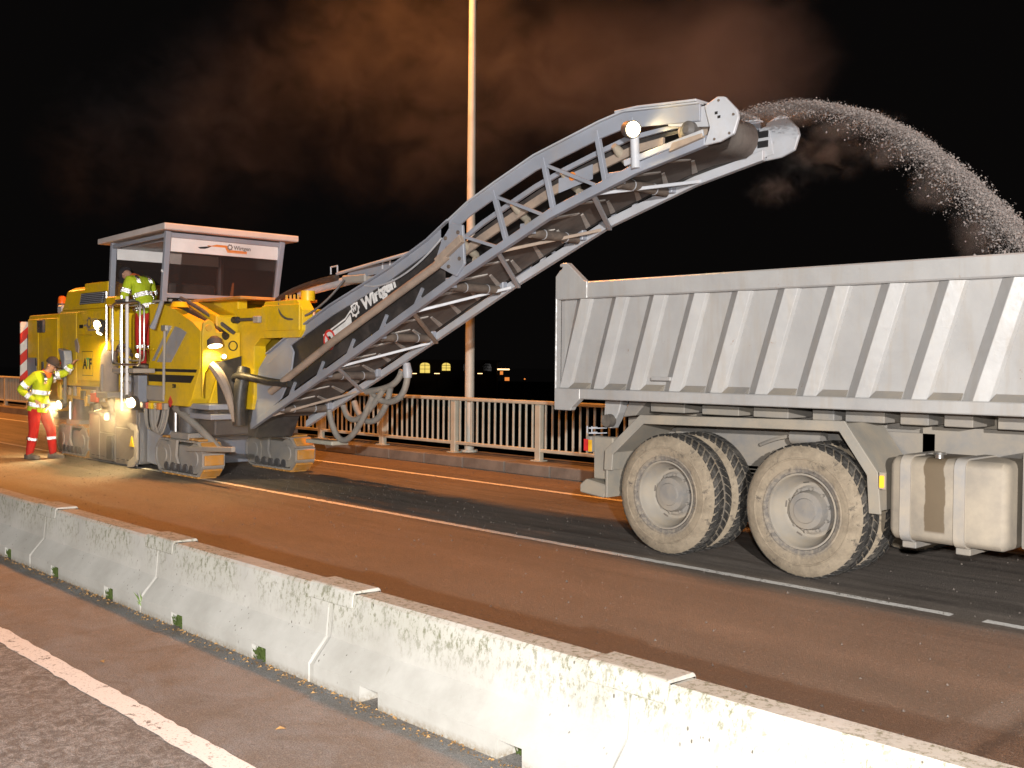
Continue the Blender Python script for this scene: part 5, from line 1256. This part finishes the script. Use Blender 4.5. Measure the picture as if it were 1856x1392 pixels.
def seg_dist(p, a, b):
    d = b-a; t_ = max(0, min(1, (p-a).dot(d)/max(d.length_squared, 1e-9))); return (p-(a+d*t_)).length

def retro_patch(fn, nu, nv, wrap=False):
    """a lattice of small cube corners over the surface fn(u,v)->(point, normal): real retroreflective tape"""
    m = MB()
    for i in range(nu):
        for j in range(nv):
            off = .5*(j % 2)
            def pt(a, b):
                return fn(min(1, max(0, (a)/nu)) if not wrap else a/nu, b/nv)
            for tri in (((i+off, j), (i+1+off, j), (i+.5+(.5*(j % 2)) if j % 2 == 0 else i+.5+off, j+1)), ((i+1+off, j), (i+1.5+off, j+1), (i+.5+off, j+1))):
                q = [pt(a, b) for a, b in tri]
                P_ = [Vector(x[0]) for x in q]; n = Vector(q[0][1])+Vector(q[1][1])+Vector(q[2][1])
                c = (P_[0]+P_[1]+P_[2])/3; nf = (P_[1]-P_[0]).cross(P_[2]-P_[0])
                if nf.length < 1e-9: continue
                nf.normalize()
                if nf.dot(n) < 0: nf = -nf; P_ = [P_[0], P_[2], P_[1]]
                l01, l12, l20 = (P_[0]-P_[1]).length_squared, (P_[1]-P_[2]).length_squared, (P_[2]-P_[0]).length_squared
                d0, d1, d2 = (l01+l20-l12)/2, (l01+l12-l20)/2, (l12+l20-l01)/2
                if min(d0, d1, d2) < 1e-8: continue
                # foot of the corner is the orthocentre: weights 1/d^2 of the three perpendicular legs
                w0, w1, w2 = 1/d0, 1/d1, 1/d2; ws = w0+w1+w2
                ap = (P_[0]*w0+P_[1]*w1+P_[2]*w2)/ws-nf/math.sqrt(ws)
                m.add([*P_, ap], [(0, 1, 3), (1, 2, 3), (2, 0, 3)])
    return m

def band(center, axis, r, width, up_hint=(0, 0, 1), squash=1.0, a0=0, a1=2*math.pi, side=None):
    c, ax = Vector(center), Vector(axis).normalized()
    u = Vector(side) if side is not None else ax.orthogonal()
    u = (u-ax*u.dot(ax)).normalized(); v = ax.cross(u)
    def fn(s_, t_):
        a = a0+(a1-a0)*s_; n = (u*math.cos(a)+v*math.sin(a)*squash)
        return c+n*r+ax*(t_-.5)*width, n
    nu = max(6, int((a1-a0)*r/.022)); nv = max(2, int(width/.019+.5))
    return retro_patch(fn, nu, nv)

def hand(par, wrist, direction, palm_n, mat, sc_=1.0, curl=.5):
    """palm and five separate bent fingers"""
    w_, d, n = Vector(wrist), Vector(direction).normalized(), Vector(palm_n).normalized()
    n = (n-d*n.dot(d)).normalized(); s_ = d.cross(n)
    m = MB(); secs = []
    for t_, hw, ht in ((0, .028, .020), (.03, .036, .019), (.07, .042, .016), (.09, .040, .014)):
        c = w_+d*t_*sc_
        secs.append([c+(s_*math.cos(a)*hw+n*math.sin(a)*ht)*sc_ for a in [k*math.pi/5 for k in range(10)]])
    m.loft(secs)
    for off, ln in ((-.030, .062), (-.010, .075), (.010, .070), (.029, .055)):
        p = w_+(d*.085+s_*off)*sc_; pts = [p]; ang = 0
        for k in range(3):
            ang += curl*.6; p = p+(d*math.cos(ang)+n*math.sin(ang))*ln/3*sc_*1.15; pts.append(p)
        m.tube(pts, [.0095*sc_, .009*sc_, .008*sc_, .006*sc_], 6)
    p = w_+(d*.025-s_*.034)*sc_; q = p+(d*.03-s_*.022+n*.012)*sc_; m.tube([p, q, q+(d*.026+n*.012)*sc_], [.012*sc_, .0105*sc_, .008*sc_], 6)
    return m.build('hand', mat, par, smooth=True)

def person(loc, fdir, label, J_, look, cap='dark_cloth', trousers='red_cloth'):
    """J_: joints in (forward, left, up) metres from loc"""
    f = Vector((fdir[0], fdir[1], 0)).normalized(); l = Vector((-f.y, f.x, 0)); L0 = Vector(loc)
    W = lambda q: L0+f*q[0]+l*q[1]+Vector((0, 0, q[2]))
    pr = thing('person', loc, label, 'person')
    g = {k: W(v) for k, v in J_.items()}
    nd = {}
    def N(k, r): nd[k] = (g[k], r)
    def mid(k, a, b, t_, r): g[k] = g[a].lerp(g[b], t_); nd[k] = (g[k], r)
    N('pelvis', (.165, .135)); N('chest', (.185, .145)); mid('waist', 'pelvis', 'chest', .48, (.155, .125)); N('neck', .062)
    mid('upchest', 'chest', 'neck', .45, (.165, .115))
    hd = (g['head']-g['neck']).normalized(); lk = (f*look[0]+l*look[1]+Vector((0, 0, look[2]))).normalized()
    g['jaw'] = g['neck']+hd*.085+lk*.02; g['skull'] = g['neck']+hd*.165+lk*.012; g['crown'] = g['neck']+hd*.235
    N('jaw', (.066, .072)); N('skull', (.086, .098)); N('crown', .058)
    E_ = [('pelvis', 'waist'), ('waist', 'chest'), ('chest', 'upchest'), ('upchest', 'neck'), ('neck', 'jaw'), ('jaw', 'skull'), ('skull', 'crown')]
    bones = [('pelvis', 'waist', 0), ('waist', 'chest', 0), ('chest', 'neck', 0), ('neck', 'jaw', 2), ('jaw', 'crown', 2)]
    for s_ in 'RL':
        N('sho'+s_, .092); N('elb'+s_, .068); N('wri'+s_, .046); mid('fore'+s_, 'elb'+s_, 'wri'+s_, .4, .062); mid('upa'+s_, 'sho'+s_, 'elb'+s_, .5, .078)
        N('hip'+s_, .122); N('kne'+s_, .085); N('ank'+s_, .066); N('toe'+s_, .036); mid('thi'+s_, 'hip'+s_, 'kne'+s_, .5, .106); mid('cal'+s_, 'kne'+s_, 'ank'+s_, .45, .082)
        g['heel'+s_] = g['ank'+s_]+Vector((0, 0, -.045)); N('heel'+s_, .050)
        E_ += [('upchest', 'sho'+s_), ('sho'+s_, 'upa'+s_), ('upa'+s_, 'elb'+s_), ('elb'+s_, 'fore'+s_), ('fore'+s_, 'wri'+s_), ('pelvis', 'hip'+s_), ('hip'+s_, 'thi'+s_), ('thi'+s_, 'kne'+s_), ('kne'+s_, 'cal'+s_), ('cal'+s_, 'ank'+s_), ('ank'+s_, 'heel'+s_), ('heel'+s_, 'toe'+s_)]
        bones += [('chest', 'sho'+s_, 0), ('sho'+s_, 'elb'+s_, 0), ('elb'+s_, 'wri'+s_, 0), ('pelvis', 'hip'+s_, 1), ('hip'+s_, 'kne'+s_, 1), ('kne'+s_, 'ank'+s_, 1), ('heel'+s_, 'toe'+s_, 3)]
    me = skin_mesh(nd, E_, 'pelvis')
    for mm in ('hivis', trousers, 'skin', 'boot'): me.materials.append(M[mm])
    tors = [b for b in bones]
    hem = g['pelvis'].z-.06
    for p in me.polygons:
        c = p.center; bb = min(tors, key=lambda b: seg_dist(c, g[b[0]], g[b[1]])); k = bb[2]
        if k == 0 and bb[0] == 'pelvis' and c.z < hem: k = 1
        if k == 1 and bb[0].startswith('kne') and c.z < g[bb[1]].z-.03: k = 3
        if k == 1 and bb[0] == 'pelvis' and c.z > hem: k = 0
        p.material_index = k; p.use_smooth = True
    me.transform(Matrix.Translation(-L0))
    body_ = link(bpy.data.objects.new('body', me), pr)
    # jacket hem flaring over the hips, collar
    ax = (g['waist']-g['pelvis']).normalized(); m = MB(); secs = []
    u = l; v = ax.cross(u).normalized()
    for t_, r in ((.16, .155), (.06, .182), (-.04, .196), (-.10, .200), (-.10, .186)):
        c = g['pelvis']+ax*t_; secs.append([c+(u*math.cos(a)+v*math.sin(a)*.82)*r*(1+.03*math.sin(5*a)) for a in [k*2*math.pi/20 for k in range(20)]])
    m.loft(secs, True, False); m.build('jacket_hem', M['hivis'], pr, smooth=True)
    m = MB(); m.tube([g['neck']-hd*.06, g['neck']+hd*.005, g['neck']+hd*.03], [.098, .088, .082], 14, False); m.build('collar', M['orange_cloth'], pr, smooth=True)
    # cap, nose, ears, eyes
    side = lk.cross(hd).normalized(); fwd = hd.cross(side).normalized()
    if fwd.dot(lk) < 0: fwd = -fwd
    ctr = g['skull']+hd*.012; m = MB(); secs = []
    for k in range(6):
        a = R_(-8+98*k/5); rr_ = .108*math.cos(a)+.002
        secs.append([ctr+hd*(.02+.112*math.sin(a))+(side*math.cos(b)*.86+fwd*math.sin(b)*1.06)*rr_ for b in [i*2*math.pi/16 for i in range(16)]])
    m.loft(secs); 
    m.loft([[ctr+fwd*.085+hd*.018+side*.07, ctr+fwd*.085+hd*.018-side*.07, ctr+fwd*.085+hd*.030-side*.07, ctr+fwd*.085+hd*.030+side*.07], [ctr+fwd*.165+hd*.0+side*.05, ctr+fwd*.165+hd*.0-side*.05, ctr+fwd*.165+hd*.008-side*.05, ctr+fwd*.165+hd*.008+side*.05]])
    m.build('cap', M[cap], pr, smooth=True)
    m = MB(); b0 = g['skull']-hd*.02
    m.loft([[b0+fwd*.085+side*.010-hd*.0, b0+fwd*.085-side*.010, b0+fwd*.085-hd*.05-side*.016, b0+fwd*.085-hd*.05+side*.016], [b0+fwd*.098+side*.005, b0+fwd*.098-side*.005, b0+fwd*.122-hd*.045-side*.008, b0+fwd*.122-hd*.045+side*.008]])
    for s_ in (-1, 1): m.tube([b0+side*s_*.082+hd*.02, b0+side*s_*.094, b0+side*s_*.086-hd*.03], [.012, .018, .01], 8)
    m.build('nose_and_ears', M['skin'], pr, smooth=True)
    m = MB()
    for s_ in (-1, 1): m.tube([b0+fwd*.084+side*s_*.034-side*.012+hd*.004, b0+fwd*.088+side*s_*.034+side*.012+hd*.004], .008, 6)
    m.tube([b0+fwd*.088-hd*.075-side*.022, b0+fwd*.092-hd*.075+side*.022], .006, 6); m.build('eyes_and_mouth', M['dark_cloth'], pr)
    # retroreflective tape
    up_ = (g['chest']-g['pelvis']).normalized()
    rt_ = MB()
    for c, r, w_, sq in ((g['pelvis']+up_*.02, .207, .075, .84), (g['waist'].lerp(g['chest'], .45), .186, .075, .86)):
        b = band(c, up_, r, w_, side=l, squash=sq); rt_.add(b.v, b.f)
    for s_ in 'RL':
        for (a, b_, t0, r) in (('sho', 'elb', .62, .092), ('elb', 'wri', .62, .072)):
            A, B = g[a+s_], g[b_+s_]; bb = band(A.lerp(B, t0), B-A, r, .075); rt_.add(bb.v, bb.f)
        # shoulder strap running front to back over the shoulder
        p0 = g['upchest'].lerp(g['sho'+s_], .55); axs = (g['shoL']-g['shoR']).normalized()
        bb = band(p0-up_*.03, axs, .150, .07, side=up_, a0=-1.9, a1=1.9); rt_.add(bb.v, bb.f)
    rt_.build('reflective_tape', M['retro'], pr, fix=False)
    for s_ in 'RL':
        A, B = g['kne'+s_], g['ank'+s_]; bb = band(A.lerp(B, .35), B-A, .094, .05); bb.build('trouser_tape', M['retro'], pr, fix=False)
    # boots soles
    for s_ in 'RL':
        a, b_ = g['ank'+s_], g['toe'+s_]; dd = Vector((b_.x-a.x, b_.y-a.y, 0)).normalized(); ss = Vector((-dd.y, dd.x, 0)); zb = L0.z
        m = MB(); c = Vector((a.x, a.y, zb)); secs = []
        for t_, hw, h in ((-.085, .032, .075), (-.05, .044, .09), (.05, .046, .085), (.14, .050, .06), (.20, .036, .05), (.215, .02, .04)):
            secs.append([c+dd*t_+ss*hw+Vector((0, 0, .004)), c+dd*t_-ss*hw+Vector((0, 0, .004)), c+dd*t_-ss*hw*.85+Vector((0, 0, h)), c+dd*t_+ss*hw*.85+Vector((0, 0, h))])
        m.loft(secs); m.build('boot', M['boot'], pr, smooth=True)
    for s_ in 'RL':
        d = (g['wri'+s_]-g['elb'+s_]).normalized()
        hand(pr, g['wri'+s_]+d*.01, d, -up_ if s_ == 'R' else (f*.5-Vector((0, 0, 1))*.5), M['skin'], 1.0, .55)
    return pr, g

ga = person((-18.80, 6.68, 0), (.78, .62), 'worker in hi-vis jacket and red trousers standing beside the machine, arm raised to its panel', {
    'pelvis': (-.06, 0, .93), 'chest': (.0, 0, 1.26), 'neck': (.10, 0, 1.50), 'head': (.20, 0, 1.68),
    'shoR': (.0, -.20, 1.43), 'elbR': (-.24, -.27, 1.20), 'wriR': (.03, -.24, 1.02),
    'shoL': (.06, .20, 1.45), 'elbL': (.28, .24, 1.47), 'wriL': (.45, .20, 1.64),
    'hipR': (-.07, -.10, .88), 'kneR': (-.06, -.13, .49), 'ankR': (-.14, -.14, .095), 'toeR': (.06, -.17, .04),
    'hipL': (-.04, .10, .88), 'kneL': (.10, .12, .49), 'ankL': (.14, .12, .095), 'toeL': (.34, .12, .04)}, (.8, .1, -.5))
PLZ = 1.588
gb = person((-16.24, 7.42, PLZ), (-.97, -.25), 'operator in hi-vis jacket leaning out beside the machine cab, looking down', {
    'pelvis': (.0, 0, .94), 'chest': (.13, 0, 1.24), 'neck': (.30, .03, 1.46), 'head': (.50, .05, 1.56),
    'shoR': (.18, -.20, 1.43), 'elbR': (.22, -.30, 1.14), 'wriR': (.44, -.22, 1.05),
    'shoL': (.20, .20, 1.41), 'elbL': (.20, .30, 1.12), 'wriL': (.42, .28, 1.06),
    'hipR': (.0, -.10, .88), 'kneR': (.06, -.11, .48), 'ankR': (-.02, -.12, .095), 'toeR': (.18, -.14, .04),
    'hipL': (.0, .10, .88), 'kneL': (.04, .11, .48), 'ankL': (-.04, .12, .095), 'toeL': (.16, .13, .04)}, (.75, .2, -.75), 'dark_cloth')

# ------------------------------------------------------------------ stream of millings thrown off the belt
def chips(name, count, seed, label):
    rnd = random.Random(seed); m = MB(); nclump = 150
    cl = [(rnd.random()**.75, rnd.gauss(0, 1), rnd.uniform(.03, .085)) for _ in range(nclump)]
    for k in range(count):
        if rnd.random() < .70:
            c = rnd.choice(cl); s_ = c[0]*2.5+rnd.gauss(0, c[2]); th = .008+.032*max(0, s_)/2.2; dz = -abs(c[1])*th*1.5+rnd.gauss(0, c[2]*.40*(.2+s_/2.4))
        else:
            s_ = rnd.random()*2.75-.25; th = .010+.036*max(0, s_)/2.2; dz = -abs(rnd.gauss(0, 1.9*th))
        if s_ < -.30: continue
        if rnd.random() < .22: dz -= abs(rnd.gauss(0, .10))*(.15+.75*max(0, s_))
        x = -5.45+s_+rnd.gauss(0, .01); z = 4.09-.30*max(0, s_-.25)**2+dz
        y = 8.37+rnd.gauss(0, .10)
        r = (.0017+.0072*rnd.random()**7)*(1+.25*max(0, s_))
        p = Vector((x, y, z)); a = [Vector((1, .3, .2))*r, Vector((-.6, .8, .1))*r, Vector((-.3, -1, .2))*r, Vector((.1, 0, 1.1))*r, Vector((0, .1, -.9))*r]
        q = Matrix.Rotation(rnd.uniform(0, 6.28), 3, Vector((rnd.uniform(-1, 1), rnd.uniform(-1, 1), rnd.uniform(-1, 1))).normalized())
        a = [q @ v*rnd.uniform(.6, 1.4) for v in a]
        m.add([p+v for v in a], [(0, 1, 3), (1, 2, 3), (2, 0, 3), (1, 0, 4), (2, 1, 4), (0, 2, 4)])
    o = m.build(name, M['chip'], fix=False); tag(o, label, 'millings', kind='stuff'); return o
M['chip'] = paint('flying_asphalt_chip', (0.19, 0.17, 0.163), 0.7, 0.6, (0.30, 0.265, 0.245), 9.0)
chips('asphalt_stream', 70000, 77, 'arc of grey asphalt chips flying from the conveyor into the truck')

# loose chippings spilled on the road
M['spill'] = paint('spilled_chipping', (0.13, 0.115, 0.10), 0.9, 0.5, (0.19, 0.165, 0.14), 9.0, spec=0.2)
def spilled(n, seed):
    rnd = random.Random(seed); m = MB()
    for k in range(n):
        if rnd.random() < .6: x, y = rnd.uniform(-24, 1), rnd.uniform(3.7, 11.2)
        else: x, y = rnd.gauss(-13.2, 2.5), rnd.gauss(7.9, 1.0)
        if not 3.65 < y < 11.25: continue
        r = .003+.009*rnd.random()**4; a = rnd.uniform(0, 6.28); ca, sa = math.cos(a)*r, math.sin(a)*r; h = r*rnd.uniform(.7, 1.4)
        m.add([(x+ca, y+sa, .001), (x-sa*.9, y+ca*.8, .001), (x-ca*.8, y-sa, .001), (x+sa, y-ca*.7, .001), (x+ca*.2, y+sa*.3, h), (x-ca*.3, y-sa*.2, h*.8)], [(0, 1, 4), (1, 2, 5), (1, 5, 4), (2, 3, 5), (3, 4, 5), (3, 0, 4)])
    o = m.build('loose_chippings', M['spill'], fix=False); tag(o, 'small loose asphalt chippings scattered over the closed lanes', 'chippings', kind='stuff')
spilled(9000, 31)

# ------------------------------------------------------------------ dust and steam (volumes, lit by the lamps)
def dust(name, a, b, dens, col, label, blobs, nscale, thr, soft, stretch=(1, 1, 1), step=None, aniso=0.2):
    """box a..b filled with noisy density gathered round soft ellipsoids (centre, radii, weight)"""
    t = NT(name+'_air'); v = t.coord()
    tot = None
    w1 = t.noise(v, nscale*.5, 2, .5)
    for c, r, wgt in blobs:
        mp = t.n('ShaderNodeVectorMath', operation='SUBTRACT'); t.l(v, mp.inputs[0]); mp.inputs[1].default_value = c
        dv = t.n('ShaderNodeVectorMath', operation='DIVIDE'); t.l(mp.outputs[0], dv.inputs[0]); dv.inputs[1].default_value = r
        ln = t.n('ShaderNodeVectorMath', operation='LENGTH'); t.l(dv.outputs[0], ln.inputs[0])
        e = t.math('MULTIPLY', t.math('SUBTRACT', 1.0, ln.outputs['Value'], clamp=True), wgt)
        tot = e if tot is None else t.math('MAXIMUM', tot, e)
    n = t.noise(t.coord(stretch), nscale, 5, .62, .8)
    s_ = t.math('SUBTRACT', t.math('ADD', n, t.math('MULTIPLY', tot, .55)), thr)
    d = t.math('MULTIPLY', t.math('MULTIPLY', s_, 1.0/soft, clamp=True), t.math('MINIMUM', t.math('MULTIPLY', tot, 3.0), 1.0))
    d = t.math('MULTIPLY', d, dens)
    vs = t.n('ShaderNodeVolumeScatter'); vs.inputs['Color'].default_value = (*col, 1); vs.inputs['Anisotropy'].default_value = aniso
    t.l(d, vs.inputs['Density']); t.l(vs.outputs[0], t.out.inputs['Volume'])
    o = MB().box(a, b).build(name, t.mat); tag(o, label, 'dust', kind='stuff')
    return o
DUST = True
if DUST:
    dust('dust_cloud', (-30, 9.4, 4.0), (-5.6, 12.0, 9.0), .12, (.60, .54, .59), 'brown-orange dust cloud drifting over the conveyor in the night sky', [
        ((-7.7, 10.8, 5.35), (1.75, 1.5, 1.2), 1.7), ((-9.8, 10.8, 5.7), (2.6, 1.5, 1.3), .85), ((-12.6, 10.8, 6.6), (3.6, 1.5, 1.9), .56), ((-15.6, 10.8, 7.2), (4.0, 1.5, 2.2), .52), ((-12.5, 10.8, 5.4), (5.0, 1.4, 1.6), .45), ((-20.5, 10.8, 7.0), (7.0, 1.5, 3.0), .45), ((-26, 10.8, 7.4), (5.0, 1.4, 2.6), .35)],
        1.25, .52, .62, (1.0, 1.0, 1.2))
    dust('stream_dust', (-6.2, 7.6, 2.4), (-2.4, 9.3, 4.4), 1.7, (.60, .555, .53), 'thin grey dust hanging under the flying asphalt stream', [
        ((-5.2, 8.37, 3.98), (.75, .34, .11), 1.0), ((-4.55, 8.37, 3.80), (.50, .32, .14), 1.0), ((-4.15, 8.37, 3.55), (.36, .32, .19), 1.0), ((-3.78, 8.37, 3.20), (.28, .32, .26), .95), ((-3.45, 8.37, 2.82), (.25, .32, .36), .9), ((-5.6, 8.9, 3.45), (.40, .34, .22), .42), ((-4.9, 8.6, 3.66), (.8, .45, .30), .38)],
        6.0, .55, .5)
    dust('drum_dust', (-19.9, 6.3, .03), (-12.4, 9.6, 2.4), .85, (.78, .70, .58), 'thin dust haze drifting round the drum and crawler tracks', [
        ((-17.3, 6.9, .8), (1.7, .55, 1.1), .85), ((-18.9, 6.9, .8), (.8, .5, .8), .7), ((-15.9, 6.9, .9), (.9, .5, .8), .75), ((-13.9, 8.0, .60), (.95, .75, .6), 1.0), ((-14.3, 7.4, .7), (1.4, .8, .8), .55)],
        1.8, .54, .6)
